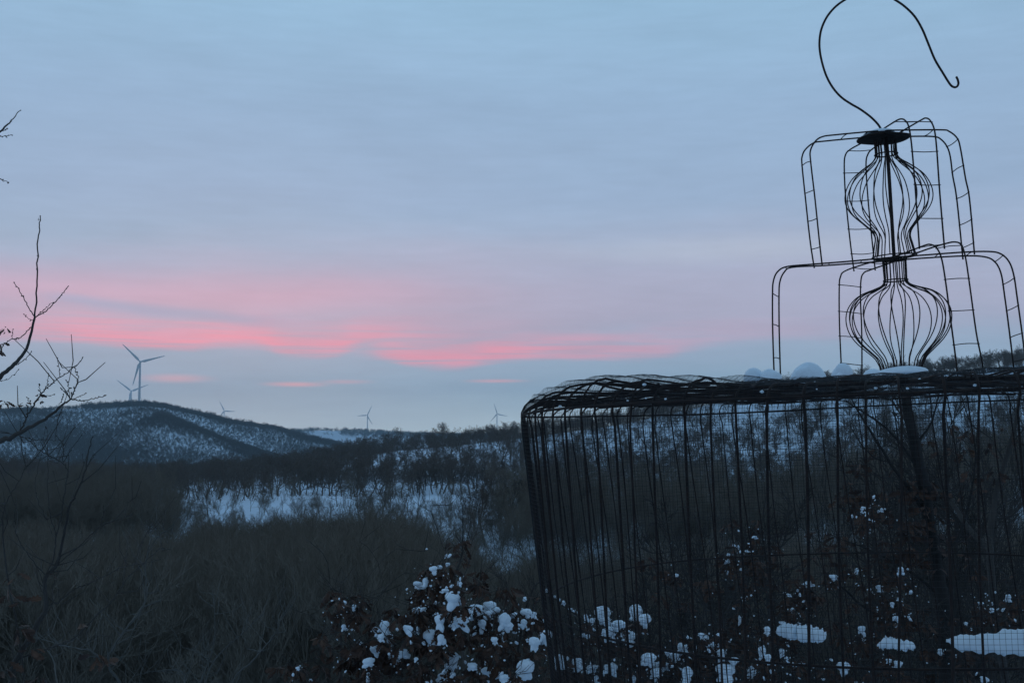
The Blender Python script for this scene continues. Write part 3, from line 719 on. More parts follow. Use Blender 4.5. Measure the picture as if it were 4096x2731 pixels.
# ------------------------------------------------------------------ snow lumps
def ico(sub):
    import bmesh
    b = bmesh.new(); bmesh.ops.create_icosphere(b, subdivisions=sub, radius=1.0)
    V = np.array([v.co[:] for v in b.verts]); Fq = np.array([[v.index for v in f.verts] for f in b.faces]); b.free(); return V, Fq
IV, IF = ico(4)
def nz3(V, s, seed):
    r_ = np.random.RandomState(seed); out = 0
    for o in range(3):
        for _ in range(4):
            k = r_.normal(0, 1, 3); k = k / np.linalg.norm(k) * s * 2 ** o
            out = out + np.sin(V @ k + r_.rand() * 6.28) / 2 ** o / 2.5
    return out
def drape(seed):
    """snow cap hanging over leaves: dome with several drooping tongues (unit width, unit height)"""
    q = np.random.RandomState(seed); D = IV
    r_ = 0.42 + 0.30 * np.clip(D[:, 2] + .3, 0, 1)
    for k in range(q.randint(5, 9)):
        a = q.rand() * 6.28; el_ = q.uniform(-1.3, -0.35); l = np.array([math.cos(a) * math.cos(el_), math.sin(a) * math.cos(el_), math.sin(el_)])
        r_ = np.maximum(r_, 0.30 + q.uniform(.3, .8) * np.exp(q.uniform(5, 18) * (D @ l - 1)))
    V = D * r_[:, None]; V *= (1 + 0.08 * nz3(V, 5, seed + 5) + 0.055 * nz3(V, 20, seed + 9))[:, None]
    lo, hi = V.min(0), V.max(0); V = (V - (lo + hi) / 2) / (hi - lo)
    return V
def mound(seed, flat=0.25):
    """soft pillow of snow sitting on a surface"""
    D = IV.copy(); V = D.copy(); V[:, 2] = np.where(V[:, 2] < 0, V[:, 2] * flat, V[:, 2])
    V *= (1 + 0.09 * nz3(V, 2.2, seed))[:, None]
    V[:, :2] *= (1 + 0.10 * np.sin(3 * np.arctan2(V[:, 1], V[:, 0]) + seed))[:, None]
    lo, hi = V.min(0), V.max(0); V = (V - (lo + hi) / 2) / (hi - lo); return V
def snow_obj(name, V, loc, sx, sy, sz, rz=0.0, ry=0.0):
    me = mk(name, V, IF, m_snow, True) if not isinstance(V, bpy.types.Mesh) else V
    o = addo(name, me, None, loc); o.scale = (sx, sy, sz); o.rotation_euler = (0, ry, rz); return o
# on the roof of the cage
def roof_lump(x0, x1, y0, y1, d, seed, label, flat=.25, ry=0.0, yk=.8):
    c_ = P((x0 + x1) / 2, (y0 + y1) / 2, d); w_ = (x1 - x0) / F * d; h_ = (y1 - y0) / F * d
    o = snow_obj('snow_mound', mound(seed, flat), c_, w_, w_ * yk, h_, 0, ry)
    tag(o, label, 'snow', 'mounds of snow on the cage roof'); return o
roof_lump(2976, 3062, 1471, 1530, 3.45, 1, 'left half of the twin snow mound, leftmost on the cage roof')
roof_lump(3038, 3128, 1475, 1532, 3.42, 2, 'right half of the twin snow mound, beside the left leg of the wire frame')
roof_lump(3153, 3300, 1449, 1532, 3.50, 3, 'largest domed snow mound on the cage roof, right of the twin mound')
roof_lump(3325, 3408, 1452, 1512, 3.45, 4, 'small pointed snow mound between the large dome and the long flat mound')
roof_lump(3345, 3374, 1490, 1520, 3.40, 14, 'little tongue of snow hanging below the small pointed mound', .9)
roof_lump(3452, 3530, 1474, 1515, 3.50, 5, 'low round snow mound at the left end of the long flat one')
roof_lump(3500, 3722, 1464, 1502, 3.70, 6, 'long flat snow mound under the wires of the lower vase', .3, -0.05, .9)
# thin cap of snow on the dish
o = snow_obj('snow_mound', mound(7, .2), P(3522, 533, 3.80), .120, .12, .022); tag(o, 'thin cap of snow lying on the small round dish under the hook', 'snow')
# slabs of snow held behind the netting on the lower hoop
def slab(x0, x1, top, bot, label, seed):
    # top/bot: lists of (px, py) rows of the slab's outline; placed just inside the near side of the netting
    hring = -.627; rr0 = CR - .075; n = 36; V = []; ns = 12
    phs = np.linspace(-math.pi * .95, -.05, 600); pxs = []
    for a in phs:
        w_ = cw((rr0 * math.cos(a), rr0 * math.sin(a), hring)); u = w_.x / w_.y; v = (w_.z - E) / w_.y; pxs.append(2048 + F * u / (math.cos(TH) * (1 + v * math.tan(TH))))
    q = np.random.RandomState(seed)
    for i in range(n):
        px = x0 + (x1 - x0) * i / (n - 1); a = np.interp(px, pxs, phs); w_ = cw((rr0 * math.cos(a), rr0 * math.sin(a), hring)); nrm = ROT @ Vector((math.cos(a), math.sin(a), 0))
        yt = np.interp(px, [p[0] for p in top], [p[1] for p in top]); yb = np.interp(px, [p[0] for p in bot], [p[1] for p in bot])
        zt = P(px, yt, w_.y).z; zb = P(px, yb, w_.y).z; e_ = min(1, min(i, n - 1 - i) / 3.0); e_ = math.sqrt(max(e_, .02)); hz = (zt - zb) / 2 * e_; cz = zb + (zt - zb) / 2
        for s_ in range(ns):
            t_ = 2 * math.pi * s_ / ns; cx_ = math.copysign(abs(math.cos(t_)) ** .7, math.cos(t_)); sz_ = math.copysign(abs(math.sin(t_)) ** .6, math.sin(t_))
            bump_ = .0025 * math.sin(i * .9 + s_ * 1.3 + seed) + q.normal(0, .0016)
            p = w_ + nrm * (cx_ * (.026 * e_ + bump_) - .012); V.append((p.x, p.y, cz + sz_ * (hz + bump_)))
    k0 = len(V); V.append(tuple(np.mean(V[:ns], 0))); V.append(tuple(np.mean(V[k0 - ns:k0], 0)))
    Fq = [(i * ns + s_, i * ns + (s_ + 1) % ns, (i + 1) * ns + (s_ + 1) % ns, (i + 1) * ns + s_) for i in range(n - 1) for s_ in range(ns)]
    for s_ in range(0, ns, 2):
        Fq.append(((s_ + 2) % ns, (s_ + 1) % ns, s_, k0)); b_ = (n - 1) * ns; Fq.append((b_ + s_, b_ + s_ + 1, b_ + (s_ + 2) % ns, k0 + 1))
    o = addo('snow_slab', mk('snow_slab', V, Fq, m_snow, True)); tag(o, label, 'snow', 'slabs of snow held behind the cage netting')
slab(3108, 3183, [(3108, 2510), (3140, 2500), (3183, 2506)], [(3108, 2530), (3140, 2545), (3183, 2562)], 'left slab of snow behind the netting, split by a bar', 1)
slab(3186, 3300, [(3186, 2502), (3230, 2506), (3270, 2518), (3297, 2530)], [(3186, 2560), (3240, 2566), (3297, 2565)], 'blocky slab of snow behind the netting, right of the split one', 2)
slab(3508, 3664, [(3508, 2580), (3545, 2550), (3600, 2562), (3650, 2572), (3664, 2588)], [(3508, 2588), (3560, 2592), (3620, 2600), (3664, 2592)], 'short thin slab of snow behind the netting near the leaning trunk', 3)
slab(3790, 4230, [(3790, 2556), (3860, 2545), (3960, 2542), (4040, 2525), (4096, 2522), (4230, 2540)], [(3790, 2575), (3850, 2602), (3960, 2614), (4096, 2620), (4230, 2625)], 'longest slab of snow behind the netting, at the lower right edge', 4)

# ------------------------------------------------------------------ leaves and leafy shrubs
def leaf_template():
    s_ = [0, .12, .24, .34, .46, .56, .68, .78, .9, 1.0]; w_ = [.015, .05, .16, .10, .24, .14, .27, .15, .16, .01]
    V = []
    for a, b_ in zip(s_, w_): V += [(-b_, a, -.35 * b_), (0, a, 0), (b_, a, -.35 * b_)]
    Fq = []
    for i in range(len(s_) - 1):
        for j in (0, 1): Fq.append((i * 3 + j, i * 3 + j + 1, (i + 1) * 3 + j + 1, (i + 1) * 3 + j))
    return np.array(V), np.array(Fq)
LV, LF = leaf_template()
class Leaves:
    def __init__(s): s.V = []; s.F = []; s.n = 0
    def leaf(s, p, d, ln, q):
        d = np.array(d, float); d /= np.linalg.norm(d); a = q.normal(0, 1, 3); u = np.cross(d, a); u /= np.linalg.norm(u); w = np.cross(u, d)
        V = LV.copy(); c_ = q.uniform(-.9, .9); z = V[:, 2] * q.uniform(.5, 2.5) + c_ * V[:, 1] ** 2 * .5; x = V[:, 0] * q.uniform(.7, 1.1); y = V[:, 1]
        s.V.append(np.array(p) + ln * (x[:, None] * u + y[:, None] * d + z[:, None] * w)); s.F.append(LF + s.n); s.n += len(LV)
    def cluster(s, p, size, n, q, droop=0.7):
        for _ in range(n):
            a = q.rand() * 6.28; o_ = np.array([math.cos(a), math.sin(a), 0]) * q.uniform(0, .35) * size
            d = np.array([math.cos(a), math.sin(a), -droop * q.uniform(.3, 2.2) + q.uniform(0, .3)])
            s.leaf(np.array(p) + o_ + np.array([0, 0, q.uniform(-.5, .1) * size]), d, size * q.uniform(.55, 1.0), q)
    def mesh(s, name): return mk(name, np.concatenate(s.V), np.concatenate(s.F), m_leaf)
def branches(root, tips, q, r_tip=.0016, trunk_r=.014, wig=.06, nodes=None):
    """grow curved stems from the root to every tip, sharing stems on the way"""
    tips = sorted([np.array(tuple(t_), float) for t_ in tips], key=lambda t_: np.linalg.norm(t_ - root)); tb = Tube()
    nodes = nodes if nodes is not None else [(np.array(root, float), trunk_r)]
    for t_ in tips:
        best = None
        for (p, r_) in nodes:
            dv = t_ - p; ln = np.linalg.norm(dv); cost = ln * (1.0 + max(0, -dv[2] / (ln + 1e-6)) * 2.5) + (0.0 if r_ > r_tip * 1.2 else .08)
            if best is None or cost < best[0]: best = (cost, p, r_)
        p, r_ = best[1], best[2]; ln = np.linalg.norm(t_ - p); k = max(4, int(ln / .05)); r0_ = max(min(r_ * .8, .0022 + .011 * ln), r_tip)
        off = q.normal(0, wig * ln, 3); pts = []
        for i in range(k + 1):
            f = i / k; x = p * (1 - f) + t_ * f + off * math.sin(f * math.pi) + np.array([0, 0, .10 * ln * math.sin(f * math.pi)]) + (q.normal(0, .004, 3) if 0 < i < k else 0)
            pts.append(x)
        rr0 = [r0_ + (r_tip - r0_) * i / k for i in range(k + 1)]
        tb.add(pts, rr0, 6)
        for i in range(1, k + 1): nodes.append((pts[i], rr0[i]))
    return tb, nodes
def shrub(name, root, tips, seed, label, group, leaf=.07, nleaf=(7, 13), extra=0, trunk_r=.014, bare=0, size=.062, droop=.9):
    q = np.random.RandomState(seed); o = empty(name, tuple(root)); tag(o, label, 'shrub' if 'shrub' in name else 'tree', group)
    root = np.array(tuple(root), float); tips = [np.array(tuple(t_), float) for t_ in tips]; base = list(tips)
    for _ in range(extra):
        t_ = base[q.randint(len(base))]; tips.append(t_ + q.normal(0, .11, 3) * np.array([1, 1, .8]) + np.array([0, .10, -.07]))
    nl = len(tips)
    for _ in range(bare):
        t_ = base[q.randint(len(base))]; tips.append(t_ + q.normal(0, .14, 3) + np.array([0, 0, .16]))
    tb, nodes = branches(root, tips, q, trunk_r=trunk_r)
    # lots of fine twigs
    for _ in range(len(tips) * 2):
        p, r_ = nodes[q.randint(len(nodes))]
        d = q.normal(0, 1, 3); d[2] = abs(d[2]) * .9; d /= np.linalg.norm(d); ln = q.uniform(.06, .22)
        tb.add([p, p + d * ln * .5 + q.normal(0, .01, 3), p + d * ln + np.array([0, 0, .03])], [min(r_, .0016), .0011, .0006], 4)
    for v_ in tb.V: v_ -= root
    addo('stems', tb.mesh('stems', m_bark), o)
    lv_ = Leaves()
    for t_ in tips[:nl]: lv_.cluster(t_ - root, size * q.uniform(.8, 1.25), q.randint(*nleaf), q, droop)
    if lv_.n: addo('leaves', lv_.mesh('leaves'), o)
    return o
DR = [mk('snow_clump', drape(100 + i), IF, m_snow, True) for i in range(14)]
def clabel(base, px, w_):
    size = 'tiny tuft' if w_ < 24 else ('small clump' if w_ < 40 else 'big rounded clump')
    if 'left of the cage' in base:
        wh = 'on the sparse left shrub' if px < 1590 else ('on the middle snow laden shrub' if px < 1900 else 'on the shrub touching the cage wall')
        return size + ' of snow drooping over brown leaves ' + wh
    if 'left half' in base: wh = 'behind the leftmost cage bars' if px < 2380 else ('on the shrub behind the left netting' if px < 2640 else 'on the shrub behind the middle netting')
    else: wh = 'behind the netting left of the leaning trunk' if px < 3740 else 'behind the netting right of the leaning trunk'
    return size + ' of snow ' + wh
def clumps(lst, sc, ox, depth, label, group, seed):
    """lst: x, y, w, h in an enlarged crop; returns the twig tips just below each clump"""
    q = np.random.RandomState(seed); tips = []
    for (x, y, w_, h_) in lst:
        d = depth(ox + x / sc, 2000 + y / sc) + q.uniform(-.25, .25); c_ = P(ox + x / sc, 2000 + y / sc, d); ww = w_ / sc / F * d; hh = h_ / sc / F * d
        o = snow_obj('snow_clump', DR[q.randint(14)], c_, ww * 1.16, ww * q.uniform(.85, 1.1), hh * 1.14, q.rand() * 6.28, q.normal(0, .12))
        tag(o, clabel(label, ox + x / sc, w_ / sc), 'snow', group); tips.append(c_ + Vector((0, ww * .4, -hh * .45)))
    return tips
LL = [(1440,550,60,60),(1490,525,40,30),(1550,505,40,30),(1380,650,70,70),(1320,670,70,60),(1290,740,30,40),(1470,660,30,30),(1530,715,60,40),(1590,790,110,130),(1660,790,40,60),(1450,805,30,30),(1310,865,70,50),(1360,860,50,40),(1560,900,60,70),(1490,960,80,120),(1650,970,130,120),(1760,880,130,110),(1900,840,130,90),(1870,900,50,60),(1820,990,60,100),(1430,1090,150,140),(1500,1090,70,80),(1240,1025,80,80),(1300,1035,60,50),(1050,1000,90,100),(985,1020,50,50),(1030,1080,60,50),(1085,1085,60,70),(740,815,40,50),(815,845,30,50),(735,1000,40,50),(865,1120,50,25),(980,1180,90,80),(1085,1200,60,70),(1150,1250,60,70),(1210,1200,90,70),(930,1275,90,70),(935,1390,55,70),(1300,1250,30,40),(2000,960,110,140),(1980,1030,80,60),(2070,905,80,50),(2160,890,80,70),(2220,900,50,50),(2145,970,50,70),(1970,1105,80,80),(1915,1105,60,60),(1590,1270,80,140),(1540,1310,30,60),(1750,1305,90,60),(1870,1340,110,60),(2230,1130,80,100),(2150,1340,150,170),(1960,1380,80,70),(1490,1390,70,60),(1590,1370,50,40),(770,1220,40,60),(375,1320,30,30),(475,1415,30,30),(1540,1380,50,80),(1650,660,30,40),(2000,1400,90,60)]
ML = [(890,1010,120,190),(1015,1075,120,90),(940,1160,120,140),(1100,1180,120,120),(1155,980,120,160),(1240,1040,110,120),(740,1010,40,70),(785,1040,40,60),(740,1120,110,110),(385,1180,130,120),(290,1240,80,90),(515,1380,100,120),(660,1410,90,110),(790,1440,100,60),(960,1450,80,110),(910,1450,60,80),(700,1480,100,60),(1130,1540,60,80),(820,1530,50,60),(1265,1370,130,110),(1330,1430,60,90),(1340,1480,100,80),(1410,1430,80,80),(1560,1280,90,110),(1490,1340,80,80),(1430,1310,50,50),(1600,1500,80,140),(1750,1200,70,100),(1830,1270,80,110),(1900,1330,80,100),(1940,1480,200,150),(2000,1380,90,60),(1720,1150,50,30),(1870,1145,50,20),(2285,1120,50,70),(2240,1310,60,100),(2290,1360,60,80),(2150,1490,70,90),(2050,1030,25,80),(1345,1540,60,50)]
RL = [(505,725,80,50),(335,815,40,25),(365,950,35,50),(150,1125,50,80),(105,1300,60,100),(150,1370,60,80),(800,1450,110,110),(450,1405,50,50),(720,665,80,50),(1120,760,70,60),(1290,620,80,90),(1220,900,35,50),(1275,850,30,30),(1300,890,30,50),(1250,1020,50,50),(960,1120,60,80),(980,1210,40,40),(1635,1300,50,50),(1980,885,45,25),(2220,840,50,60),(2075,945,40,40),(1855,1060,40,30),(2010,1540,70,50),(1190,1380,50,40),(1270,1410,70,60),(270,1310,50,70),(280,1060,60,40),(915,610,30,50),(975,90,60,60),(1000,120,30,40),(1130,90,30,30)]
TL = [(1510,645,35,30),(2085,850,40,50),(1945,525,60,35),(1955,465,30,20),(2110,435,30,20),(2180,320,70,25)]
g1n = 'snow clumps on the brown shrub left of the cage'
t1 = clumps(LL, 1.96, 1000, lambda x, y: 5.6 + (x - 1600) * -.0002, 'small clump of snow drooping over brown leaves left of the cage', g1n, 1)
t2 = clumps(ML, 2.138, 2000, lambda x, y: 6.3, 'small clump of snow on leafy twigs, seen through the left half of the cage netting', 'snow clumps seen through the left half of the cage', 2)
t3 = clumps(RL, 2.145, 3000, lambda x, y: 6.6, 'small clump of snow on leafy twigs, seen through the right half of the cage netting', 'snow clumps seen through the right half of the cage', 3)
t4 = clumps(TL, 2.138, 2000, lambda x, y: 6.6, 'small clump of snow on leafy twigs, seen through the right half of the cage netting', 'snow clumps seen through the right half of the cage', 4)
def in_x(t_, a, b_): return [p for p in t_ if a <= (p.x / p.y * F + 2048) < b_]
def groot(px, d): return gp(px, d) - np.array([0, 0, .05])
shrub('leafy_shrub', groot(1420, 5.7), in_x(t1, 0, 1590), 1, 'low brown leafed shrub with sparse snow, leftmost of the snowy shrubs', 'snowy leafy shrubs', extra=75, bare=22)
shrub('leafy_shrub', groot(1780, 5.6), in_x(t1, 1590, 1900), 2, 'tall snow laden shrub with brown leaves in the middle of the lower edge', 'snowy leafy shrubs', extra=80, bare=12)
shrub('leafy_shrub', groot(2050, 5.6), in_x(t1, 1900, 2400), 3, 'snow laden brown shrub directly left of the cage wall', 'snowy leafy shrubs', extra=50, bare=14)
shrub('leafy_shrub', groot(2450, 6.3), in_x(t2, 0, 2640), 4, 'shrub with big round snow clumps behind the left part of the cage netting', 'snowy leafy shrubs', extra=50, bare=10)
shrub('leafy_shrub', groot(2860, 6.4), in_x(t2, 2640, 5000), 5, 'shrub with long snow clumps behind the middle of the cage netting', 'snowy leafy shrubs', extra=70, bare=10)
shrub('leafy_shrub', groot(3350, 6.7), in_x(t3 + t4, 0, 3800), 6, 'tall ragged brown shrub behind the cage, left of the leaning trunk', 'snowy leafy shrubs', extra=110, bare=40, size=.065)
shrub('leafy_shrub', groot(4050, 6.7), in_x(t3, 3800, 6000), 7, 'thin brown shrub behind the cage at the right edge', 'snowy leafy shrubs', extra=24, bare=20, size=.065)

# fine dusting and crumbs of snow on leaves and twigs
def dusting(tips_, n, seed, label):
    q = np.random.RandomState(seed); V, Fq = [], []; v0, f0 = ico(1); k = 0
    for _ in range(n):
        t_ = np.array(tuple(tips_[q.randint(len(tips_))])) + q.normal(0, 1, 3) * np.array([.065, .055, .055]) + np.array([0, -.02, -.01])
        s_ = min(.009, q.gamma(1.6, .0016) + .0016); sc3 = np.array([s_ * q.uniform(.6, 1.8), s_ * q.uniform(.6, 1.4), s_ * q.uniform(.5, 1.5)])
        a = q.rand() * 6.28; rt = np.array([[math.cos(a), -math.sin(a), 0], [math.sin(a), math.cos(a), 0], [q.normal(0, .4), 0, 1]])
        V.append(((v0 * (1 + q.normal(0, .15, (len(v0), 1)))) * sc3) @ rt.T + t_); Fq.append(f0 + k); k += len(v0)
    o = addo('snow_dusting', mk('snow_dusting', np.concatenate(V), np.concatenate(Fq), m_snow, True)); tag(o, label, 'snow', kind='stuff')
dusting(t1, 420, 1, 'crumbs of snow dusting the brown leaves left of the cage')
dusting(t2, 260, 2, 'crumbs of snow on the leafy twigs behind the left half of the cage')
dusting(t3 + t4, 380, 3, 'crumbs of snow on the leafy twigs behind the right half of the cage')

crumbs = [P(x, y, d) for x, y, d in ((2577, 1538, 3.0), (2583, 1592, 2.98), (2510, 1602, 3.05), (2662, 1595, 2.95), (2240, 1625, 3.4), (3260, 1528, 2.85), (3267, 1556, 2.78), (3048, 1566, 2.84), (3503, 1552, 2.76), (3630, 1553, 2.76), (3680, 1518, 2.8), (4030, 1553, 2.8), (3900, 1540, 2.8))]
q = np.random.RandomState(4); V, Fq = [], []; v0, f0 = ico(2); kk = 0
for c_ in crumbs:
    s_ = q.uniform(.0016, .0038); V.append(v0 * (1 + q.normal(0, .12, (len(v0), 1))) * np.array([s_ * 1.4, s_, s_]) + np.array(tuple(c_))); Fq.append(f0 + kk); kk += len(v0)
tag(addo('snow_dusting', mk('snow_crumbs', np.concatenate(V), np.concatenate(Fq), m_snow, True)), 'crumbs of snow caught on the wires of the cage roof', 'snow', kind='stuff')
# ------------------------------------------------------------------ saplings and traced trees
def poly_tree(name, lines, root_px, d0, label, group=None, leaves=(), seed=0, buds=True, cat='tree', dz=0.25, m=None, tw=0):
    """lines: (list of photo pixels, r_start, r_end); depth drifts smoothly from limb to limb"""
    m = m or m_bark; th = .62 if name == 'oak_sapling' else 1.0; q = np.random.RandomState(seed); base = gp(root_px, d0); o = empty(name, tuple(base)); tag(o, label, cat, group)
    tb = Tube(); bd = Tube(); allp = []
    for (pl, r0_, r1_) in lines:
        w_ = [P(x, y, d0 + dz * math.sin(x * .006 + y * .004 + seed)) for x, y in pl]
        p = spline(w_, 5); n = len(p); rr0 = [th * (r0_ + (r1_ - r0_) * i / (n - 1)) for i in range(n)]
        p = [np.array(v_) + (q.normal(0, .0012, 3) if 0 < i < n - 1 else 0) for i, v_ in enumerate(p)]
        tb.add([v_ - base for v_ in p], rr0, 8 if r0_ > .01 else 6); allp += list(zip(p, rr0))
        if buds and r1_ < .004:
            for i in range(2, n):
                if q.rand() < .35 or i == n - 1:
                    dd = (p[i] - p[i - 1]) / np.linalg.norm(p[i] - p[i - 1]); s_ = q.normal(0, 1, 3); s_ = s_ / np.linalg.norm(s_); d_ = dd if i == n - 1 else (dd * .6 + s_ * .8)
                    l_ = q.uniform(.003, .006); x = p[i] - base
                    tb.add([x, x + d_ * l_ * .5, x + d_ * l_], [.0010, .0020, .0006], 6)
    for _ in range(tw):
        p, r_ = allp[q.randint(len(allp))]; d = q.normal(0, 1, 3); d[2] = abs(d[2]); d /= np.linalg.norm(d); ln = q.uniform(.05, .17)
        tb.add([p - base, p - base + d * ln * .5 + q.normal(0, .015, 3), p - base + d * ln + np.array([0, 0, .04])], [min(.0022, r_), .0014, .0008], 4)
    addo('branches', tb.mesh('branches', m), o)
    if leaves:
        lv_ = Leaves()
        for (x, y, s_, n_) in leaves: lv_.cluster(np.array(P(x, y, d0)) - base, s_, n_, q, .6)
        addo('leaves', lv_.mesh('leaves'), o)
    return o
k = 1 / 1.96
poly_tree('oak_sapling', [
    ([(-420, 2900), (-380, 2500), (-300, 2100), (-200, 1800), (-90, 1620), (0, 1510), (57, 1456), (105, 1394), (139, 1270)], .020, .0052),
    ([(139, 1270), (145, 1190), (148, 1107), (151, 974), (157, 910), (161, 866)], .0042, .0020),
    ([(139, 1270), (118, 1235), (96, 1198), (76, 1162), (57, 1131)], .0028, .0015),
    ([(139, 1270), (165, 1255), (191, 1236), (229, 1198), (255, 1168), (272, 1146)], .0032, .0016),
    ([(150, 1262), (180, 1235), (210, 1211)], .0018, .0012),
    ([(133, 1285), (115, 1274), (97, 1258)], .0015, .0011),
    ([(124, 1308), (108, 1325), (86, 1346), (66, 1355), (48, 1356), (20, 1372), (0, 1394), (-40, 1420)], .0026, .0018),
    ([(48, 1356), (50, 1335), (52, 1318)], .0014, .0011),
    ([(57, 1461), (80, 1450), (105, 1432), (124, 1409)], .0022, .0014),
    ([(-40, 1545), (0, 1526), (22, 1519), (43, 1509), (72, 1480)], .0018, .0012),
    ([(-200, 1800), (-180, 1400), (-120, 800), (-50, 580), (0, 526), (30, 500), (48, 481), (81, 443)], .009, .0015),
    ([(0, 528), (14, 522), (27, 515)], .0016, .0011), ([(-60, 600), (-20, 552), (0, 548), (24, 545), (48, 541)], .0018, .0012),
    ([(-140, 760), (-60, 705), (0, 717), (16, 724), (33, 730)], .0022, .0013)],
    -420, 3.3, 'bare oak sapling at the upper left whose straight twig tip stands against the sky', 'oak saplings at the left edge',
    [(20, 1313, .025, 9), (5, 1392, .028, 12), (12, 1370, .02, 6), (154, 868, .012, 3)], 1, tw=0)
poly_tree('oak_sapling', [
    ([(-360, 2900), (-250, 2300), (-140, 1880), (0, 1767), (40, 1752), (82, 1729), (125, 1707), (168, 1683), (224, 1642), (255, 1615), (281, 1596)], .016, .0030),
    ([(281, 1596), (310, 1600), (337, 1600), (365, 1597), (395, 1590), (418, 1583)], .0024, .0014),
    ([(281, 1596), (296, 1562), (309, 1530), (309, 1500), (301, 1473)], .0022, .0014),
    ([(280, 1590), (264, 1570), (245, 1553)], .0015, .0011), ([(281, 1590), (276, 1556), (265, 1522)], .0016, .0011),
    ([(285, 1596), (312, 1588), (330, 1580), (341, 1574)], .0016, .0012),
    ([(82, 1729), (95, 1692), (112, 1657), (130, 1628), (148, 1601), (168, 1573), (189, 1550), (214, 1528), (240, 1507), (272, 1488), (301, 1463), (329, 1433)], .0036, .0016),
    ([(240, 1507), (237, 1470), (230, 1433)], .0017, .0012), ([(182, 1558), (190, 1528), (194, 1499)], .0016, .0011),
    ([(162, 1582), (160, 1560), (157, 1537)], .0015, .001), ([(168, 1578), (190, 1583), (214, 1578)], .0015, .001), ([(127, 1626), (118, 1607), (108, 1590)], .0014, .001),
    ([(112, 1657), (111, 1630), (108, 1622)], .0014, .001), ([(224, 1642), (247, 1600), (254, 1580)], .0014, .001), ([(200, 1668), (225, 1663), (248, 1650)], .0014, .001)],
    -360, 3.1, 'bare oak sapling with a long forked limb crossing the hill under the left turbines', 'oak saplings at the left edge',
    [(15, 1605, .028, 10), (153, 1575, .022, 6), (163, 1592, .02, 5), (102, 1612, .018, 3)], 2, dz=.12, tw=7)
poly_tree('oak_sapling', [
    ([(-80, 2900), (20, 2810), (47, 2731), (54, 2690), (58, 2650), (117, 2552), (150, 2493), (182, 2435), (183, 2380), (180, 2318), (200, 2288), (224, 2262), (238, 2225), (243, 2201), (258, 2120), (276, 2028), (298, 1985), (334, 1902), (347, 1836), (358, 1790), (370, 1749)], .018, .0018),
    ([(342, 1871), (362, 1843), (378, 1820)], .0016, .0011), ([(338, 1862), (333, 1840), (329, 1818)], .0016, .0011),
    ([(224, 2262), (265, 2225), (313, 2187), (360, 2140), (402, 2105), (450, 2085), (496, 2070), (528, 2054)], .0034, .0014),
    ([(496, 2070), (505, 2040), (512, 2010)], .0016, .001), ([(402, 2105), (412, 2060), (415, 2025)], .0016, .001),
    ([(182, 2430), (210, 2412), (234, 2407), (290, 2360), (340, 2338), (388, 2318), (440, 2292), (486, 2267), (552, 2255), (600, 2247), (640, 2236)], .0042, .0014),
    ([(561, 2250), (563, 2205), (571, 2164), (590, 2130), (608, 2100)], .0020, .0012), ([(420, 2300), (440, 2262), (462, 2228)], .0018, .0011), ([(486, 2267), (500, 2240), (506, 2208)], .0016, .001),
    ([(62, 2640), (120, 2618), (187, 2594), (230, 2578), (280, 2561), (318, 2530), (351, 2496), (400, 2448), (449, 2402), (482, 2352), (514, 2304), (570, 2255), (640, 2195), (678, 2196)], .0052, .0015),
    ([(182, 2299), (145, 2258), (112, 2215), (82, 2168), (61, 2122), (60, 2075), (61, 2020)], .0030, .0012),
    ([(185, 2295), (215, 2230), (224, 2150), (240, 2080), (252, 2010), (262, 1940), (270, 1880), (250, 1851), (204, 1825), (153, 1795), (102, 1751), (51, 1736), (0, 1721), (-60, 1710)], .0036, .0014),
    ([(250, 1851), (260, 1838), (270, 1820), (300, 1775), (334, 1731)], .0020, .0012), ([(250, 1845), (256, 1800), (245, 1770), (227, 1744)], .0018, .0011),
    ([(102, 1752), (145, 1757), (189, 1759), (219, 1762)], .0016, .001), ([(224, 2150), (200, 2050), (190, 1960), (192, 1900), (190, 1800), (187, 1715)], .0024, .001),
    ([(190, 2080), (150, 2000), (140, 1930), (165, 1820), (182, 1710)], .0018, .001), ([(100, 2731), (70, 2500), (30, 2300), (10, 2100), (30, 2000), (60, 1950), (97, 1880), (100, 1795)], .0050, .0012),
    ([(97, 1880), (120, 1850), (150, 1825)], .0015, .001), ([(280, 2561), (260, 2480), (240, 2400), (225, 2300)], .002, .001), ([(340, 2570), (400, 2540), (440, 2545)], .002, .001)],
    -80, 3.6, 'darkest bare sapling forking in the lower left corner, three long side limbs', 'oak saplings at the left edge',
    [(60, 2290, .05, 4), (40, 2350, .06, 5), (85, 2400, .06, 4), (70, 2500, .06, 6), (330, 2490, .04, 2), (20, 2650, .06, 6), (120, 2590, .05, 5), (160, 2700, .07, 8), (380, 2600, .06, 5), (420, 2630, .06, 4), (225, 2285, .03, 2)], 3, dz=.15, tw=60)
poly_tree('bare_sapling', [
    ([(560, 2900), (480, 2731), (430, 2650), (470, 2560), (540, 2470), (580, 2400), (585, 2330), (583, 2250), (620, 2160), (690, 2100)], .006, .0012),
    ([(290, 2900), (230, 2731), (215, 2640), (200, 2600), (260, 2540)], .004, .0014), ([(430, 2650), (360, 2600), (300, 2590), (200, 2565), (130, 2545)], .003, .001)],
    560, 4.5, 'thin pale stemmed sapling standing in front of the brush near the lower left', None, (), 4, dz=.2, tw=50, m=m_bark2)
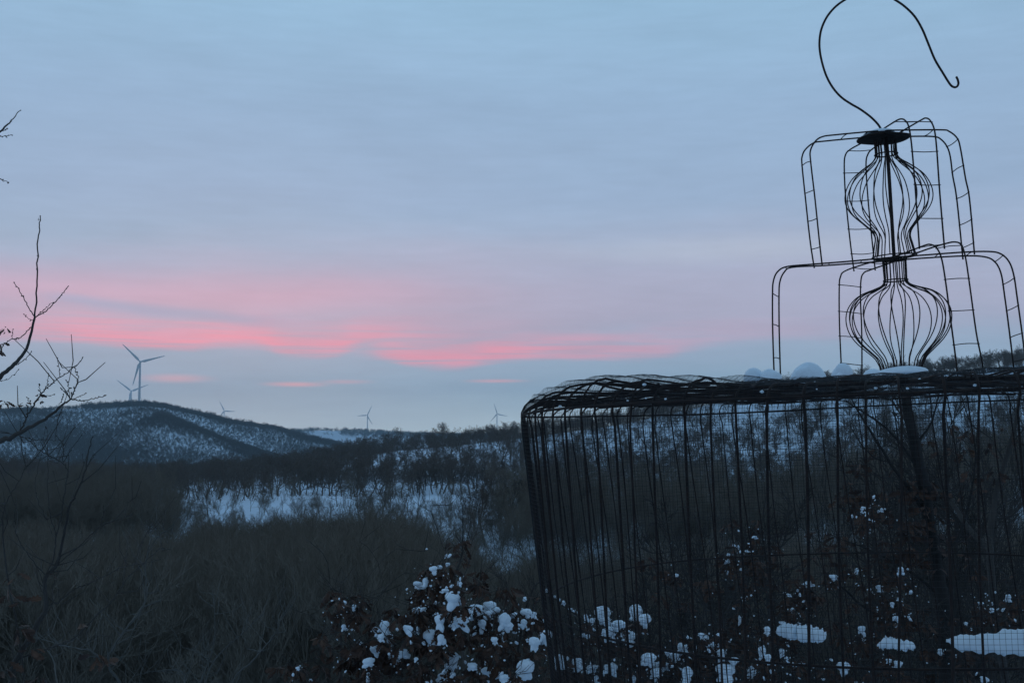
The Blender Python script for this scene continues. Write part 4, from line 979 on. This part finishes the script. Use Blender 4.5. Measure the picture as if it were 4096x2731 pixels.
poly_tree('bare_sapling', [
    ([(760, 2900), (820, 2731), (850, 2650), (900, 2590), (960, 2540), (1000, 2500), (1060, 2450)], .0045, .001), ([(850, 2650), (800, 2610), (770, 2590)], .002, .001),
    ([(980, 2900), (930, 2731), (1010, 2640), (1080, 2560), (1120, 2490), (1150, 2420)], .0045, .001), ([(700, 2900), (740, 2700), (640, 2680), (540, 2700)], .004, .001), ([(800, 2731), (850, 2600), (860, 2480), (850, 2350)], .004, .001)],
    860, 5.0, 'tangle of thin pale stems at the lower edge left of the snowy shrubs', None, (), 5, dz=.3, tw=90, m=m_bark2)
# young leafy oak rising above the shrubs, left of the cage
poly_tree('young_oak', [
    ([(1880, 2900), (1840, 2500), (1815, 2380), (1825, 2290), (1845, 2230), (1850, 2180), (1852, 2090), (1850, 2020)], .011, .0022),
    ([(1845, 2225), (1862, 2180), (1875, 2130), (1884, 2080)], .0032, .0014), ([(1850, 2180), (1825, 2140), (1813, 2100)], .0028, .0012), ([(1845, 2225), (1820, 2190), (1800, 2160)], .0022, .001),
    ([(1825, 2290), (1860, 2250), (1885, 2225)], .0022, .001), ([(1815, 2380), (1780, 2300), (1770, 2240)], .003, .001)],
    1880, 7.5, 'slim young oak with few brown leaves rising above the shrubs left of the cage', None,
    [(1815, 2165, .09, 4), (1850, 2165, .09, 5), (1878, 2160, .09, 4), (1850, 2210, .10, 6), (1845, 2230, .08, 4), (1870, 2300, .12, 8), (1860, 2320, .1, 6), (1790, 2225, .07, 2)], 6, dz=.2, tw=40)
poly_tree('young_oak', [([(1370, 2900), (1362, 2500), (1358, 2400), (1365, 2330)], .008, .002), ([(1362, 2450), (1340, 2420), (1330, 2395)], .003, .0012), ([(1362, 2480), (1390, 2420), (1400, 2380)], .003, .0012), ([(1470, 2900), (1480, 2560), (1478, 2450)], .006, .0015)],
    1370, 6.2, 'short dark sapling with two snow tipped leaf tufts, left end of the snowy shrubs', None, [(1335, 2400, .07, 5), (1395, 2385, .09, 7), (1375, 2430, .08, 8), (1420, 2440, .08, 8), (1455, 2470, .08, 8)], 7, dz=.1, tw=20)
# trees behind the cage
def leafspots(q, n, x0, x1, y0, y1, s_=.09): return [(q.uniform(x0, x1), q.uniform(y0, y1), s_ * q.uniform(.7, 1.2), q.randint(3, 9)) for _ in range(n)]
q9 = np.random.RandomState(9)
poly_tree('leaning_tree', [
    ([(3800, 3100), (3790, 2731), (3785, 2600), (3770, 2400), (3745, 2260), (3715, 2080), (3690, 1920), (3660, 1780), (3635, 1660), (3620, 1570), (3605, 1500), (3590, 1490)], .054, .024),
    ([(3715, 2080), (3640, 1960), (3560, 1850), (3480, 1720), (3430, 1640), (3400, 1580)], .014, .003), ([(3690, 1900), (3600, 1770), (3530, 1700), (3440, 1640), (3380, 1600)], .010, .003),
    ([(3560, 1850), (3500, 1830), (3440, 1770), (3400, 1700)], .005, .002), ([(3770, 2400), (3700, 2330), (3600, 2260), (3480, 2200), (3380, 2160)], .012, .003),
    ([(3780, 2560), (3680, 2500), (3560, 2480), (3450, 2420), (3350, 2330), (3310, 2300)], .014, .004), ([(3660, 1780), (3720, 1700), (3750, 1600), (3760, 1560)], .008, .003), ([(3745, 2260), (3830, 2150), (3880, 2000), (3900, 1850), (3910, 1700)], .012, .003)],
    3800, 7.0, 'leaning dark trunk of a tree rising behind the cage wall under the wire frames', None, leafspots(q9, 46, 3350, 3760, 1950, 2300, .10) + leafspots(q9, 10, 3380, 3800, 1650, 1950, .08), 8, dz=.15, tw=170, buds=False, m=m_dark)
poly_tree('bare_tree', [
    ([(4080, 3100), (3990, 2500), (3960, 2200), (3980, 2000), (4020, 1850), (4060, 1700), (4075, 1600), (4080, 1540)], .030, .008), ([(3960, 2200), (3880, 2120), (3800, 2000), (3730, 1950), (3690, 1900)], .02, .012),
    ([(3980, 2080), (4060, 2050), (4120, 1960)], .012, .004), ([(4020, 1850), (3960, 1750), (3890, 1700), (3850, 1600)], .008, .003), ([(3990, 2500), (4060, 2420), (4120, 2300)], .016, .006), ([(4040, 1780), (4090, 1720), (4130, 1640)], .006, .003),
    ([(3800, 2000), (3820, 1900), (3800, 1760), (3780, 1640)], .007, .002)],
    4080, 8.2, 'crooked bare tree behind the cage at the right edge of the view', None, leafspots(q9, 16, 3800, 4120, 1650, 2350, .09), 9, dz=.3, tw=220, buds=False)
poly_tree('bare_tree', [
    ([(3050, 3100), (3080, 2600), (3060, 2300), (3040, 2150), (3060, 2000), (3050, 1900)], .012, .002), ([(3060, 2300), (3120, 2160), (3150, 2060), (3160, 1980)], .006, .0015), ([(3080, 2500), (2990, 2350), (2950, 2200), (2900, 2100)], .006, .0015),
    ([(3060, 2350), (3150, 2280), (3240, 2240), (3280, 2180), (3260, 2100)], .006, .0015), ([(3070, 2400), (3160, 2420), (3260, 2380), (3350, 2360)], .006, .0015)],
    3050, 7.6, 'thin bare tree with scattered brown leaves behind the middle of the cage', None, leafspots(q9, 26, 2900, 3320, 2060, 2420, .08), 10, dz=.3, tw=200, buds=False)
# snowy twig dipping behind the left bars of the cage
poly_tree('snowy_branch', [([(2060, 2700), (2100, 2450), (2150, 2330), (2190, 2370), (2240, 2410), (2300, 2455), (2350, 2490), (2390, 2520)], .006, .003), ([(2300, 2455), (2320, 2440), (2345, 2425)], .0015, .001)],
    2060, 5.9, 'thin diagonal branch dusted with snow behind the left bars of the cage', None, (), 11, dz=.02, buds=False, cat='branch')
for (x, y, w_, h_) in [(402,775,25,30),(470,828,25,20),(510,855,20,25),(545,885,50,40),(665,962,25,15),(600,935,40,18)]:
    c_ = P(2000 + x / 2.138, 2000 + y / 2.138 - 2, 5.9); ww = w_ / 2.138 / F * 5.9 * 1.2
    o = snow_obj('snow_clump', DR[int(x) % 14], c_, ww, ww * .7, h_ / 2.138 / F * 5.9 * 1.1, x, 0); tag(o, 'tiny tuft of snow on the thin diagonal branch behind the left cage bars', 'snow', 'snow tufts on the diagonal branch')

# slim trees standing between the cage and the brush
wd = [(2700, 11, 3.4), (2880, 9.5, 3.2), (3010, 12, 4.0), (3180, 10, 3.4), (3330, 12.5, 4.4), (3460, 9.5, 3.6), (3570, 13, 4.8), (3760, 11, 4.5), (3870, 9.5, 3.9), (3960, 13, 5.2), (4080, 10.5, 4.6), (2560, 12, 3.4), (2390, 11, 2.9), (2150, 13, 3.3), (1950, 12, 2.8)]
M_NEAR = [proto_mesh('near_tree_%s' % 'abcde'[i], kk_, 6, 4, m_bark) for i, kk_ in enumerate(K_OAK[:3] + K_SLIM[:2])]
for i, (px, d, h) in enumerate(wd):
    g_ = gp(px, d)
    lab = 'slim twiggy bare tree close behind the snowy shrub left of the cage' if px < 2200 else ('slim twiggy bare tree behind the left half of the cage' if px < 3100 else 'twiggy bare tree in the tangle behind the right half of the cage')
    tree_thing('bare_tree', M_NEAR[i % 5], g_ - np.array([0, 0, .1]), h, h * .62, (rs.normal(0, .08), rs.normal(0, .08), rs.rand() * 6.28), lab, 'twiggy trees close behind the cage')
# ------------------------------------------------------------------ air
import bmesh
bm = bmesh.new(); bmesh.ops.create_cube(bm, size=1.0); me = bpy.data.meshes.new('haze'); bm.to_mesh(me); bm.free()
hz = addo('haze', me); zb = float(Z.min()) - 1; zt_ = 215.0; hz.scale = (11500, 11500, zt_ - zb); hz.location = (0, 0, (zt_ + zb) / 2); tag(hz, kind='stuff')
mh = bpy.data.materials.new('haze'); mh.use_nodes = True; t = mh.node_tree; t.nodes.clear()
vo = t.nodes.new('ShaderNodeVolumePrincipled'); vo.inputs['Color'].default_value = (0.60, 0.84, 1.0, 1); vo.inputs['Density'].default_value = 1.15e-4; vo.inputs['Anisotropy'].default_value = 0.0
ou = t.nodes.new('ShaderNodeOutputMaterial'); t.links.new(vo.outputs[0], ou.inputs['Volume']); me.materials.append(mh)
print('objects', len(bpy.data.objects), 'terrain z', Z.min(), Z.max())
